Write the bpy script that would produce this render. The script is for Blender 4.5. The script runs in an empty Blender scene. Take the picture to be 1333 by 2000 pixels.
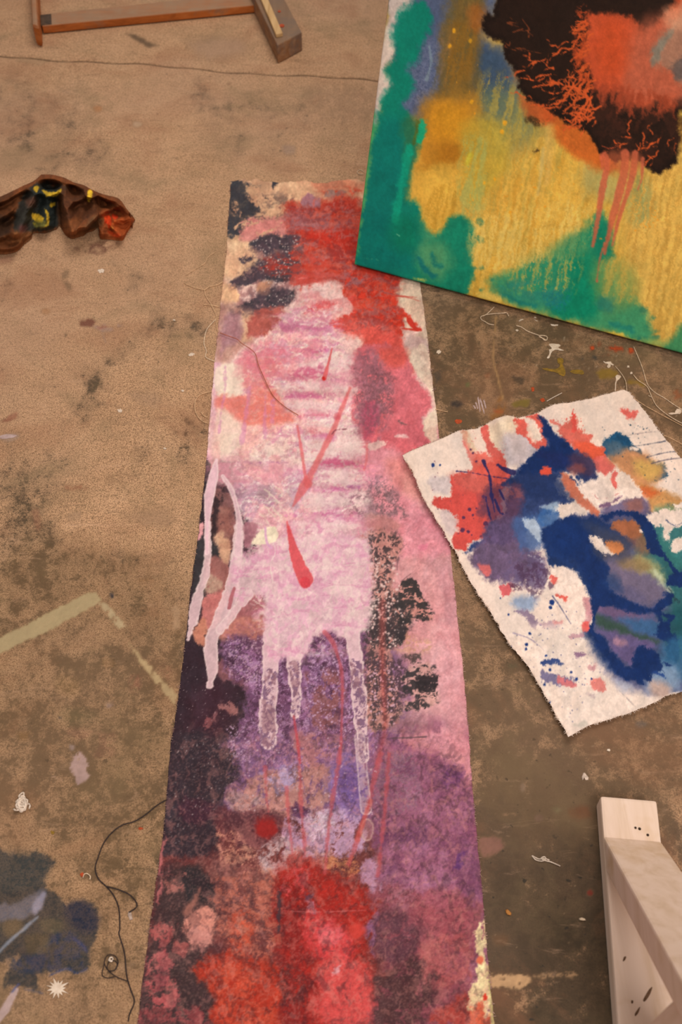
import bpy, bmesh, math, random
import numpy as np
from mathutils import Vector, Matrix

# ------------------------------------------------------------------ camera, world, lights, exposure
F = 1944.0                      # focal length in photo pixels (35 mm lens on a 36 mm tall frame)
CAMH = 1.6
PITCH = math.atan2(2382, F)     # below the horizon
scene = bpy.context.scene
col = scene.collection
cam_data = bpy.data.cameras.new('camera')
cam = bpy.data.objects.new('camera', cam_data)
col.objects.link(cam)
cam.location = (0, 0, CAMH)
cam.rotation_euler = (math.pi / 2 - PITCH, 0, 0)
cam_data.sensor_fit = 'VERTICAL'
cam_data.sensor_height = 36
cam_data.sensor_width = 24
cam_data.lens = 36 * F / 2000
cam_data.clip_start = .02
cam_data.dof.use_dof = True
cam_data.dof.focus_distance = 1.95
cam_data.dof.aperture_fstop = 4.5
scene.camera = cam

world = bpy.data.worlds.new('studio_ambient')
scene.world = world
world.use_nodes = True
world.node_tree.nodes['Background'].inputs[0].default_value = (1.0, .915, .875, 1)
world.node_tree.nodes['Background'].inputs[1].default_value = .42

def area(name, loc, target, size, power, color):
    d = bpy.data.lights.new(name, 'AREA'); d.shape = 'RECTANGLE'; d.size, d.size_y = size
    d.energy = power; d.color = color
    o = bpy.data.objects.new(name, d); col.objects.link(o); o.location = loc
    o.rotation_euler = (Vector(target) - Vector(loc)).to_track_quat('-Z', 'Y').to_euler()
    return o
area('skylight', (0.7, 3.1, 4.4), (-0.2, 1.3, 0), (2.4, 1.8), 128, (1, .895, .845))
area('front_fill', (1.1, -2.1, 4.2), (0.0, 1.7, .2), (2.4, 2.0), 215, (1, .89, .84))  # area light added in front to brighten the leaning painting; source unseen
scene.view_settings.view_transform = 'Standard'
scene.view_settings.look = 'None'
scene.view_settings.gamma = 1
scene.view_settings.use_curve_mapping = False
scene.view_settings.exposure = -0.38

# ------------------------------------------------------------------ photo pixel -> place
cp, sp_ = math.cos(PITCH), math.sin(PITCH)
FW = np.array([0, cp, -sp_]); UP = np.array([0, sp_, cp]); RT = np.array([1., 0, 0])
CAM = np.array([0, 0, CAMH])
def ground(x, y, h=0.0):
    """the point at height h (metres above the floor) seen at photo pixel x, y"""
    x = np.asarray(x, float)[..., None]; y = np.asarray(y, float)[..., None]
    r = FW * F + RT * (x - 666.5) + UP * (1000 - y)
    t = (np.asarray(h, float)[..., None] - CAMH) / r[..., 2:3]
    return CAM + r * t
def project(P):
    d = np.asarray(P) - CAM; z = d @ FW
    return 666.5 + F * (d @ RT) / z, 1000 - F * (d @ UP) / z

# ------------------------------------------------------------------ pigment raster: where which paint lies on a surface
def catmull(pts, n=4, closed=True):
    P = np.array(pts, float)[:, :2]
    if len(P) < 3: return P
    if closed: Q = np.vstack([P[-1], P, P[0], P[1]])
    else: Q = np.vstack([2 * P[0] - P[1], P, 2 * P[-1] - P[-2]])
    out = []
    for i in range(1, len(Q) - 2):
        a, b, c, d = Q[i - 1:i + 3]
        for k in range(n):
            t = k / n
            out.append(.5 * (2 * b + (c - a) * t + (2 * a - 5 * b + 4 * c - d) * t * t + (3 * b - a - 3 * c + d) * t ** 3))
    if not closed: out.append(P[-1])
    return np.array(out)
def K(s, x0, y0):
    return lambda *v: [(x0 + v[i] / s, y0 + v[i + 1] / s) for i in range(0, len(v), 2)]
def sstep(a, b, x):
    t = np.clip((x - a) / (b - a), 0, 1); return t * t * (3 - 2 * t)
def vnoise(h, w, cy, cx, rng):
    ny, nx = int(h / cy) + 3, int(w / cx) + 3
    A = rng.random((ny, nx), dtype=np.float32)
    y = np.arange(h) / cy; x = np.arange(w) / cx
    iy = y.astype(int); ix = x.astype(int)
    fy = (y - iy).astype(np.float32); fx = (x - ix).astype(np.float32)
    fy = (fy * fy * (3 - 2 * fy))[:, None]; fx = (fx * fx * (3 - 2 * fx))[None]
    R0 = A[iy] * (1 - fy) + A[iy + 1] * fy
    return R0[:, ix] * (1 - fx) + R0[:, ix + 1] * fx
def fbm(h, w, cy, cx, rng, octv=4, gain=.55):
    o = np.zeros((h, w), np.float32); a = 1.; s = 0.
    for k in range(octv):
        o += a * vnoise(h, w, max(cy, 1.01), max(cx, 1.01), rng); s += a; a *= gain; cy /= 2; cx /= 2
    o /= s
    return np.clip((o - .5) * 1.55 + .5, 0, 1)
def wfbm(h, w, cy, cx, rng, octv=4, amp=1.0, gain=.6):
    """domain-warped fbm: no lattice shows"""
    m = int(max(cy, cx) * 1.2 * amp) + 2; big = fbm(h + 2 * m, w + 2 * m, cy, cx, rng, octv, gain)
    k = min(cy, cx) * 1.6 + 3; k2 = max(cy, cx) * .8 + 3
    dy = (fbm(h, w, k, k2, rng, 3) - .5) * 2.0 * amp * min(cy * 1.6, m - 1); dx = (fbm(h, w, k, k, rng, 3) - .5) * 2.0 * amp * min(cx, m - 1)
    jy = np.clip(np.arange(h)[:, None] + m + dy, 0, h + 2 * m - 1).astype(np.int32); jx = np.clip(np.arange(w)[None] + m + dx, 0, w + 2 * m - 1).astype(np.int32)
    return big[jy, jx]

class Ras:
    def __init__(s, x0, y0, x1, y1, st, base, seed):
        s.x0, s.y0, s.st = x0, y0, st
        s.w, s.h = int((x1 - x0) / st) + 1, int((y1 - y0) / st) + 1
        s.rng = np.random.default_rng(seed)
        s.c = np.zeros((s.h, s.w, 3), np.float32) + np.array(base, np.float32)
        s.a = np.zeros((s.h, s.w), np.float32)
        s.pad = 160
        H, W = s.h + s.pad, s.w + s.pad; u = 1 / st
        s.n = dict(l=wfbm(H, W, 46*u, 46*u, s.rng, 5), m=wfbm(H, W, 15*u, 15*u, s.rng), f=wfbm(H, W, 5*u, 5*u, s.rng, 3),
                   h=wfbm(H, W, 11*u, 48*u, s.rng, 5), v=wfbm(H, W, 60*u, 8*u, s.rng, 4), g=fbm(H, W, 2.6*u, 2.6*u, s.rng, 2),
                   hf=wfbm(H, W, 6*u, 20*u, s.rng, 4))
        s.X = (x0 + np.arange(s.w) * st).astype(np.float32); s.Y = (y0 + np.arange(s.h) * st).astype(np.float32)
    def nz(s, k, sl):
        oy, ox = s.rng.integers(0, s.pad, 2)
        return s.n[k][oy + sl[0].start:oy + sl[0].stop, ox + sl[1].start:ox + sl[1].stop]
    def win(s, P, m):
        a = max(0, int((P[:, 1].min() - m - s.y0) / s.st)); b = min(s.h, int((P[:, 1].max() + m - s.y0) / s.st) + 2)
        c = max(0, int((P[:, 0].min() - m - s.x0) / s.st)); d = min(s.w, int((P[:, 0].max() + m - s.x0) / s.st) + 2)
        return (slice(a, b), slice(c, d)) if b > a and d > c else None
    def put(s, sl, m, colr, var, mode):
        cc = np.array(colr, np.float32)
        C = s.c[sl]; m3 = m[..., None]
        if mode == 'mul': s.c[sl] = C * (1 - m3 + m3 * cc / 255); return
        if var:
            k = (s.nz('m', sl) - .5) * var * 1.2 + (s.nz('f', sl) - .5) * var * .8
            cc = cc * (1 + k[..., None])
        s.c[sl] = C * (1 - m3) + cc * m3
        s.a[sl] = np.maximum(s.a[sl], m)
    def shape(s, sl, d, colr, op, soft, warp, g, var, rim, mode):
        if warp[0]: d = d + (s.nz('l', sl) - .5) * 2 * warp[0] + (s.nz('m', sl) - .5) * warp[0] * .7
        if warp[1]: d = d + (s.nz('f', sl) - .5) * 2 * warp[1]
        m = sstep(soft, -soft, d) * op
        if g:
            k, t0, t1 = g; m = m * sstep(t0, t1, s.nz(k, sl))
        s.put(sl, m, colr, var, mode)
        if rim:
            r = np.exp(-((d + rim[1]) / rim[1]) ** 2) * rim[2] * sstep(soft * 2, -soft, d)
            s.put(sl, r, rim[0], 0, 'mix')
    def poly(s, pts, colr, op=1, soft=1.2, warp=(4, 1.5), g=None, var=.12, rim=None, mode='mix', spl=3):
        P = catmull(pts, spl) if spl else np.array(pts, float)
        sl = s.win(P, soft + warp[0] * 1.4 + warp[1])
        if sl is None: return
        X = s.X[sl[1]][None]; Y = s.Y[sl[0]][:, None]
        D = np.full((Y.shape[0], X.shape[1]), 1e9, np.float32); ins = np.zeros(D.shape, bool)
        n = len(P)
        for i in range(n):
            ax, ay = map(float, P[i]); bx, by = map(float, P[(i + 1) % n]); ex, ey = bx - ax, by - ay; L = ex * ex + ey * ey
            if L < 1e-9: continue
            t = np.clip(((X - ax) * ex + (Y - ay) * ey) / L, 0, 1)
            np.minimum(D, (X - ax - t * ex) ** 2 + (Y - ay - t * ey) ** 2, out=D)
            if abs(ey) > 1e-9:
                cr = ((ay > Y) != (by > Y)) & (X < ex * (Y - ay) / ey + ax); ins ^= cr
        D = np.sqrt(D); D[ins] *= -1
        s.shape(sl, D, colr, op, soft, warp, g, var, rim, mode)
    def line(s, pts, r, colr, op=1, soft=.9, warp=(1.2, .6), g=None, var=.1, rim=None, mode='mix', spl=4):
        P0 = np.array(pts, float)[:, :2]
        R0 = np.full(len(P0), float(r)) if np.isscalar(r) else np.array(r, float)
        P = catmull(P0, spl, False) if len(P0) > 2 else P0
        R = np.interp(np.linspace(0, len(P0) - 1, len(P)), np.arange(len(P0)), R0)
        sl = s.win(P, soft + warp[0] * 1.4 + warp[1] + R.max())
        if sl is None: return
        X = s.X[sl[1]][None]; Y = s.Y[sl[0]][:, None]
        D = np.full((Y.shape[0], X.shape[1]), 1e9, np.float32)
        for i in range(len(P) - 1):
            ax, ay = map(float, P[i]); ex, ey = map(float, P[i + 1] - P[i]); L = ex * ex + ey * ey + 1e-9
            t = np.clip(((X - ax) * ex + (Y - ay) * ey) / L, 0, 1)
            d = np.sqrt((X - ax - t * ex) ** 2 + (Y - ay - t * ey) ** 2) - (R[i] + t * (R[i + 1] - R[i]))
            np.minimum(D, d, out=D)
        s.shape(sl, D, colr, op, soft, warp, g, var, rim, mode)
    def blob(s, x, y, rx, ry, colr, rot=0, **k):
        a = np.linspace(0, 2 * np.pi, 12, endpoint=False); c, q = math.cos(math.radians(rot)), math.sin(math.radians(rot))
        s.poly([(x + rx * math.cos(t) * c - ry * math.sin(t) * q, y + rx * math.cos(t) * q + ry * math.sin(t) * c) for t in a], colr, **k)
    def dots(s, pts, n, r0, r1, colr, op=1, soft=.6, asp=1.0, pw=2.0):
        P = np.array(pts, float); lo, hi = P.min(0), P.max(0); k = 0; m = len(P); tries = 0
        while k < n and tries < n * 12:
            tries += 1
            x, y = lo + (hi - lo) * s.rng.random(2); ins = False
            for i in range(m):
                ax, ay = P[i]; bx, by = P[(i + 1) % m]
                if (ay > y) != (by > y) and x < (bx - ax) * (y - ay) / (by - ay) + ax: ins = not ins
            if not ins: continue
            k += 1; r = r0 + (r1 - r0) * s.rng.random() ** pw
            sl = s.win(np.array([[x, y]]), r + soft + 1)
            if sl is None: continue
            d = np.sqrt((s.X[sl[1]][None] - x) ** 2 + ((s.Y[sl[0]][:, None] - y) * asp) ** 2) - r
            mm = (sstep(soft, -soft, d) * op)[..., None]
            s.c[sl] = s.c[sl] * (1 - mm) + np.array(colr, np.float32) * mm
            s.a[sl] = np.maximum(s.a[sl], mm[..., 0])
    def tint(s, k, amp, chan=(1, 1, 1)):
        sl = (slice(0, s.h), slice(0, s.w))
        s.c *= 1 + ((s.nz(k, sl) - .5) * amp)[..., None] * np.array(chan, np.float32)
    def bleed(s, al, am, af, ag, w=1.0):
        """pigment creeping through the weave: edges wander at every scale"""
        sl = (slice(0, s.h), slice(0, s.w)); u = 1 / s.st
        d = []
        for k in range(2):
            d.append(((s.nz('l', sl) - .5) * 2 * al + (s.nz('m', sl) - .5) * 2 * am + (s.nz('f', sl) - .5) * 2 * af + s.rng.normal(size=(s.h, s.w)) * ag) * u * w)
        jy = np.clip(np.arange(s.h)[:, None] + d[0] * .8, 0, s.h - 1).astype(np.int32); jx = np.clip(np.arange(s.w)[None] + d[1], 0, s.w - 1).astype(np.int32)
        s.c = s.c[jy, jx]
    def sample(s, px, py, arr=None):
        arr = s.c if arr is None else arr[..., None]
        u = np.clip((px - s.x0) / s.st, 0, s.w - 1.001); v = np.clip((py - s.y0) / s.st, 0, s.h - 1.001)
        i = u.astype(int); j = v.astype(int); a = (u - i)[..., None]; b = (v - j)[..., None]
        return (arr[j, i] * (1 - a) + arr[j, i + 1] * a) * (1 - b) + (arr[j + 1, i] * (1 - a) + arr[j + 1, i + 1] * a) * b
def lin(c):
    c = np.clip(np.asarray(c, float) / 255, 0, 1)
    return np.where(c <= .04045, c / 12.92, ((c + .055) / 1.055) ** 2.4)
def srgb(r, g, b): return tuple(lin([r, g, b])) + (1,)

# ------------------------------------------------------------------ mesh helpers
def link(name, me, mat=None, parent=None):
    o = bpy.data.objects.new(name, me); col.objects.link(o)
    if mat: me.materials.append(mat)
    if parent: o.parent = parent; 
    return o
def tag(o, label=None, cat=None, group=None, kind=None):
    if label: o['label'] = label
    if cat: o['category'] = cat
    if group: o['group'] = group
    if kind: o['kind'] = kind
    return o
def grid_mesh(name, V, colors=None, skirt=None, alpha=None, back=False, smooth=True):
    """V: (r, c, 3) lattice.  skirt: z of (or offset vector to) the underside that closes the sheet."""
    r, c = V.shape[:2]
    idx = np.arange(r * c).reshape(r, c)
    q = np.stack([idx[1:, :-1], idx[1:, 1:], idx[:-1, 1:], idx[:-1, :-1]], -1).reshape(-1, 4)
    verts = V.reshape(-1, 3)
    cols = None if colors is None else colors.reshape(-1, 3)
    if skirt is not None:
        loop = np.concatenate([idx[0, :], idx[1:, -1], idx[-1, -2::-1], idx[-2:0:-1, 0]])
        low = verts[loop].copy()
        if np.isscalar(skirt): low[:, 2] = skirt
        else: low = low + np.asarray(skirt)
        n = len(verts); k = len(loop); li = n + np.arange(k)
        sq = np.stack([loop, np.roll(loop, -1), np.roll(li, -1), li], -1)
        verts = np.vstack([verts, low]); q = np.vstack([q, sq])
        if cols is not None: cols = np.vstack([cols, cols[loop]])
        if alpha is not None: alpha = np.concatenate([alpha.ravel(), np.zeros(k)])
    me = bpy.data.meshes.new(name)
    me.vertices.add(len(verts)); me.vertices.foreach_set('co', verts.astype(np.float32).ravel())
    me.loops.add(len(q) * 4); me.loops.foreach_set('vertex_index', q.astype(np.int32).ravel())
    me.polygons.add(len(q)); me.polygons.foreach_set('loop_start', np.arange(0, len(q) * 4, 4, dtype=np.int32))
    me.update(calc_edges=True)
    if smooth: me.polygons.foreach_set('use_smooth', np.ones(len(q), bool))
    if cols is not None:
        at = me.color_attributes.new('paint', 'FLOAT_COLOR', 'POINT')
        d = np.ones((len(verts), 4), np.float32); d[:, :3] = lin(cols)
        if alpha is not None: d[:, 3] = alpha.ravel()
        at.data.foreach_set('color', d.ravel())
    return me
def pydata(name, v, f, smooth=False):
    me = bpy.data.meshes.new(name); me.from_pydata([tuple(map(float, p)) for p in v], [], f); me.update()
    if smooth:
        for p in me.polygons: p.use_smooth = True
    return me
def hexa(name, bot, top, bev=.002, seg=2):
    """a beam from its 4 bottom and 4 top corners (same winding, counter-clockwise from above), edges bevelled"""
    bm = bmesh.new()
    v = [bm.verts.new(tuple(map(float, p))) for p in list(bot) + list(top)]
    for f in ((3, 2, 1, 0), (4, 5, 6, 7), (0, 1, 5, 4), (1, 2, 6, 5), (2, 3, 7, 6), (3, 0, 4, 7)): bm.faces.new([v[i] for i in f])
    bmesh.ops.recalc_face_normals(bm, faces=bm.faces[:])
    if bev: bmesh.ops.bevel(bm, geom=bm.edges[:], offset=bev, segments=seg, affect='EDGES', profile=.6)
    me = bpy.data.meshes.new(name); bm.to_mesh(me); bm.free(); return me
def tube_geo(pts, rad, sides=6):
    P = np.array(pts, float); n = len(P); R = np.full(n, float(rad)) if np.isscalar(rad) else np.array(rad, float)
    T = np.gradient(P, axis=0); T /= np.linalg.norm(T, axis=1)[:, None] + 1e-12
    V = []; 
    for i in range(n):
        a = np.cross(T[i], [0, 0, 1.]); 
        if np.linalg.norm(a) < 1e-4: a = np.array([1., 0, 0])
        a /= np.linalg.norm(a); b = np.cross(a, T[i])
        for k in range(sides):
            t = 2 * math.pi * k / sides; V.append(P[i] + R[i] * (a * math.cos(t) + b * math.sin(t)))
    Fc = [(i * sides + k, i * sides + (k + 1) % sides, (i + 1) * sides + (k + 1) % sides, (i + 1) * sides + k) for i in range(n - 1) for k in range(sides)]
    Fc.append(tuple(range(sides))[::-1]); Fc.append(tuple((n - 1) * sides + k for k in range(sides)))
    return V, Fc
def merge_geo(parts):
    V = []; Fc = []
    for v, f in parts:
        o = len(V); V += list(v); Fc += [tuple(i + o for i in q) for q in f]
    return V, Fc

# ------------------------------------------------------------------ materials
def new_mat(name, rough=.8):
    m = bpy.data.materials.new(name); m.use_nodes = True
    nt = m.node_tree; b = nt.nodes['Principled BSDF']; b.inputs['Roughness'].default_value = rough
    b.inputs['Specular IOR Level'].default_value = .12
    return m, nt, b
def N(nt, t, **kw):
    n = nt.nodes.new(t)
    for k, v in kw.items():
        if k.startswith('_'): setattr(n, k[1:], v)
        else: n.inputs[k.replace('__', ' ')].default_value = v
    return n
def noise_node(nt, scale, detail=4, rough=.6, vec=None, dist=0):
    n = N(nt, 'ShaderNodeTexNoise', Scale=scale, Detail=detail, Roughness=rough, Distortion=dist)
    if vec: nt.links.new(vec, n.inputs['Vector'])
    return n.outputs['Fac']
def ramp(nt, fac, stops):
    r = nt.nodes.new('ShaderNodeValToRGB'); e = r.color_ramp.elements
    while len(e) < len(stops): e.new(.5)
    for k, (p, c) in enumerate(stops):
        e[k].position = p; e[k].color = c if len(c) == 4 else srgb(*c)
    nt.links.new(fac, r.inputs['Fac']); return r.outputs['Color']
def mixc(nt, fac, a, b, mode='MIX'):
    n = nt.nodes.new('ShaderNodeMix'); n.data_type = 'RGBA'; n.blend_type = mode
    for s, v in ((n.inputs['Factor'], fac), (n.inputs['A'], a), (n.inputs['B'], b)):
        if hasattr(v, 'is_output'): nt.links.new(v, s)
        elif isinstance(v, tuple): s.default_value = v if len(v) == 4 else srgb(*v)
        else: s.default_value = v
    return n.outputs['Result']
def mth(nt, op, a, b=0., clamp=False):
    n = nt.nodes.new('ShaderNodeMath'); n.operation = op; n.use_clamp = clamp
    for s, v in zip(n.inputs, (a, b)):
        if hasattr(v, 'is_output'): nt.links.new(v, s)
        else: s.default_value = v
    return n.outputs[0]
def objco(nt):
    return nt.nodes.new('ShaderNodeTexCoord').outputs['Object']
def bump(nt, b, h, strength, dist):
    n = N(nt, 'ShaderNodeBump', Strength=strength, Distance=dist); nt.links.new(h, n.inputs['Height']); nt.links.new(n.outputs[0], b.inputs['Normal'])
def cloth_mat(name, rough=.85, grain=.10, weave=900, bmp=.25, sheen=0):
    """painted textile: the pigment comes from the point colours, weave and grain from nodes"""
    m, nt, b = new_mat(name, rough); v = objco(nt)
    at = nt.nodes.new('ShaderNodeVertexColor'); at.layer_name = 'paint'
    n1 = noise_node(nt, weave, 2, .5, v); n2 = noise_node(nt, weave * .22, 3, .6, v)
    k = mth(nt, 'ADD', mth(nt, 'MULTIPLY', n1, grain * 2), mth(nt, 'MULTIPLY', n2, grain))
    k = mth(nt, 'ADD', k, 1 - grain * 1.5)
    cb = nt.nodes.new('ShaderNodeCombineColor')
    for i in range(3): nt.links.new(k, cb.inputs[i])
    nt.links.new(mixc(nt, 1.0, at.outputs['Color'], cb.outputs[0], 'MULTIPLY'), b.inputs['Base Color'])
    bump(nt, b, n1, bmp, .0006)
    return m
def plain_mat(name, c, c2=None, scale=60, rough=.7, bmp=0):
    m, nt, b = new_mat(name, rough); v = objco(nt)
    c2 = c2 or tuple(x * .8 for x in c)
    f = noise_node(nt, scale, 4, .6, v)
    nt.links.new(ramp(nt, f, [(.35, c2), (.65, c)]), b.inputs['Base Color'])
    if bmp: bump(nt, b, f, bmp, .001)
    return m

# ================================================================== the concrete floor
D1, D2, D3, D4 = K(3.1, 0, 480), K(3.3325, 0, 800), K(3.3325, 0, 1100), K(3.3325, 0, 1500)
D5, D6, D7, D8 = K(4.443, 830, 580), K(6.665, 1133, 600), K(3.009, 890, 1150), K(3.3325, 933, 1500)
D9, D0, DT = K(4.443, 0, 320), K(2.6137, 250, 0), K(1.9985, 0, 0)
def floor_marks():
    S = Ras(-90, -150, 1430, 2130, 2.6, (130, 104, 76), 51)
    p, l, bl = S.poly, S.line, S.blob
    p([(-80,1150),(370,1120),(330,1700),(260,2120),(-80,2120)], (140,102,56), .34, soft=60, warp=(40,10)); p([(840,600),(1400,600),(1400,1560),(920,1560)], (118,90,60), .3, soft=60, warp=(40,10))
    # khaki tape residue, an L on the left
    KH = (178, 160, 120)
    p(D3(-60,515, 90,432, 330,312, 580,182, 625,188, 672,240, 640,262, 400,402, 0,590, -60,620), KH, .92, soft=2, warp=(2,2), spl=0, var=.06)
    p(D3(640,262, 680,245, 822,408, 772,424), (190,170,132), .9, soft=2, warp=(2,2), g=('f',.1,.3), spl=0)
    p(D3(812,482, 850,520, 960,650, 1060,755, 1165,850, 1140,940, 1080,870, 960,720, 830,525), (188,164,122), .9, soft=2, warp=(3,2), g=('f',.12,.34), spl=0)
    p(D3(-10,700, 150,650, 140,690, 0,740), (170,140,108), .4, soft=4, g=('h',.4,.55))
    # blue spill bottom left with paler runs
    BL = D4(-60,560, 60,555, 160,570, 240,540, 340,600, 345,630, 300,680, 290,760, 380,830, 440,885, 520,850, 600,860, 650,990, 620,1120, 580,1200, 570,1310, 470,1340, 430,1310, 340,1350, 300,1330, 250,1380, 280,1470, 180,1440, 110,1420, 20,1440, 40,1330, 120,1220, -60,1240)
    p(BL, (34,44,52), .84, soft=3, warp=(5,4)); p(D4(420,900, 520,850, 610,900, 650,990, 600,1080, 480,1040), (24,38,60), .9, soft=8); p(D4(60,1240, 200,1220, 330,1080, 460,1080, 560,1180, 560,1300, 430,1310, 250,1340, 100,1320), (24,48,78), .8, soft=8, warp=(6,4), g=('m',.2,.5)); p(D4(-60,560, 240,545, 330,620, 280,760, 0,800), (48,60,62), .6, soft=8)
    p(D4(20,990, 140,980, 130,1080, 30,1090), (106,88,62), .75, soft=7); p(D4(260,990, 400,980, 400,1060, 280,1070), (96,86,64), .7, soft=7); p(D4(170,1090, 310,1080, 300,1190, 190,1200), (88,76,54), .7, soft=6)
    l(D4(320,1352, 430,1310, 500,1335, 570,1310), 2.4, (36,66,118), .8); l(D4(160,1440, 280,1468), 2.4, (36,66,118), .7); l(D4(480,1110, 545,1160, 560,1190), 3, (34,58,110), .7)
    p(D4(-40,880, 100,880, 200,810, 290,790, 280,880, 230,950, 200,960, 120,1000, -40,980), (112,110,122), .75, soft=5, warp=(5,3)); p(D4(210,890, 290,800, 285,890, 230,955), (160,156,176), .7, soft=3); l(D4(-20,1210, 60,1130, 150,1050, 245,970), [3,3,3,2], (140,148,162), .85); l(D4(-20,1640, 40,1560, 105,1440), [8,9,5], (196,172,172), .85); l(D4(75,1460, 100,1430, 120,1410), 2, (40,66,130), .8)
    # mauve scuffs
    p(D3(460,1310, 500,1240, 540,1240, 580,1310, 570,1400, 510,1430, 480,1370), (190,160,156), .85, soft=2, warp=(5,4), g=('m',.15,.32)); p(D3(450,1180, 490,1190, 480,1220, 455,1215), (170,150,148), .7, soft=2); l(D3(330,1385, 370,1395, 410,1415), 1.5, (206,170,150), .7); p(D3(690,910, 735,905, 735,935, 695,935), (176,152,150), .6, soft=3)
    p(D3(380,750, 510,760, 500,860, 380,850), (170,130,60), .35, soft=10); p(D3(380,950, 620,960, 600,1040, 400,1040), (110,110,66), .4, soft=12); p(D3(460,1080, 740,1110, 740,1250, 600,1260, 640,1160, 480,1140), (170,100,84), .35, soft=6, g=('h',.3,.5)); p(D3(120,1100, 190,1100, 180,1150, 130,1150), (176,126,66), .45, soft=6); p(D3(840,740, 920,730, 900,840, 850,840), (176,100,84), .45, soft=5, g=('f',.35,.55)); p(D3(1040,680, 1110,680, 1100,750, 1050,730), (170,96,80), .45, soft=4, g=('f',.35,.55)); bl(*D3(388,1005)[0], 5, 4, (50,52,58), op=.8, soft=2, warp=(1,1)); bl(*D3(727,212)[0], 3, 4, (36,42,54), op=.9, soft=1.5); p(D3(1125,290, 1175,290, 1165,420, 1120,425), (186,154,122), .7, soft=3, warp=(3,3)); p(D3(900,102, 990,105, 990,118, 905,118), (190,140,92), .5, soft=2); l(D3(650,610, 700,600, 755,620, 740,680, 680,690, 650,650, 650,610), 1, (60,52,36), .5); p(D3(660,615, 750,620, 740,675, 670,680), (150,110,60), .4, soft=4)
    # left-middle smears
    p(D1(480,470, 530,445, 575,460, 560,485, 500,485), (96,40,38), .8, soft=2.5, warp=(3,3)); p(D1(560,490, 620,470, 750,475, 700,510, 620,530), (176,148,148), .6, soft=4, g=('h',.3,.5)); p(D1(590,485, 690,475, 680,490, 600,505), (140,62,60), .7, soft=3, g=('m',.35,.5)); l(D1(620,535, 645,590), 2, (180,156,156), .6); p(D1(-10,60, 80,60, 60,110, -10,110), (130,72,62), .5, soft=6); p(D1(370,160, 410,150, 410,220, 440,260, 420,270, 380,220), (74,66,52), .55, soft=4, g=('m',.3,.5)); p(D1(30,1020, 110,1000, 100,1040, 40,1054), (160,84,70), .6, soft=4, g=('m',.3,.5)); p(D1(260,390, 300,385, 300,410, 265,412), (190,124,72), .5, soft=3); p(D1(780,890, 960,890, 960,960, 860,960), (176,144,122), .45, soft=9); bl(*D1(1168,487)[0], 5, 4, (58,58,56), op=.7, soft=3); bl(*D1(400,540)[0], 3, 4, (58,54,46), op=.7, soft=2)
    p(D2(370,510, 540,480, 600,490, 530,530, 400,530), (160,96,70), .6, soft=4, g=('m',.25,.45)); p(D2(200,650, 260,650, 260,780, 225,780), (168,104,84), .5, soft=5); p(D2(-10,170, 110,155, 120,190, 20,205), (170,150,142), .6, soft=4); p(D2(0,70, 90,45, 100,60, 20,90), (120,56,44), .7, soft=3); p(D2(800,680, 980,640, 1100,640, 1110,760, 850,730), (168,134,106), .6, soft=12); p(D2(440,700, 520,650, 540,680, 500,720), (170,142,118), .5, soft=5)
    p(D2(690,430, 840,420, 820,500, 700,500), (172,134,100), .45, soft=6, g=('v',.4,.6))
    # print with rings beside the rag
    p(D9(640,740, 760,700, 900,655, 1075,670, 1030,720, 900,790, 800,790), (104,58,50), .6, soft=3, g=('f',.35,.55))
    for r in (4, 9, 14): l([(191.5 + r * 1.15 * math.cos(t), 488 + r * .62 * math.sin(t)) for t in np.linspace(0, 6.28, 14)], 1.2, (92,50,44), .8, soft=1)
    # top: stains near the easel and the joint
    p(D0(-20,170, 40,175, 120,215, 160,235, 100,245, 40,210), (70,58,46), .8, soft=2.5, warp=(3,2)); p(D0(300,210, 560,190, 600,270, 400,310), (176,144,122), .6, soft=16); p(D0(880,440, 1240,450, 1240,600, 1000,620), (166,134,108), .45, soft=12, g=('m',.35,.6)); p(D0(790,740, 860,745, 850,785, 800,780), (146,132,132), .5, soft=5); bl(*D0(45,632)[0], 9, 5, (190,160,130), op=.8, soft=2); bl(*DT(385,425)[0], 9, 6, (190,116,62), op=.6, soft=3); bl(*DT(490,450)[0], 7, 4, (196,150,100), op=.5, soft=3); p(DT(30,215, 180,235, 240,250, 60,238), (190,156,120), .6, soft=2, g=('h',.35,.5)); p(DT(150,370, 290,370, 280,385, 160,380), (186,146,110), .5, soft=3, g=('h',.35,.5)); p(DT(0,600, 200,590, 260,640, 100,660, 0,670), (170,140,108), .5, soft=20)
    for x, y, r in ((68,312,4), (98,323,4), (130,322,3), (235,310,3), (305,300,4), (62,340,5), (240,350,3), (270,380,3), (370,228,4), (670,243,4), (890,328,4)): bl(*DT(x, y)[0], r * .8, r * .5, (190,156,122) if r != 4 else (110,80,64), op=.7, soft=1.5)
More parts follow.
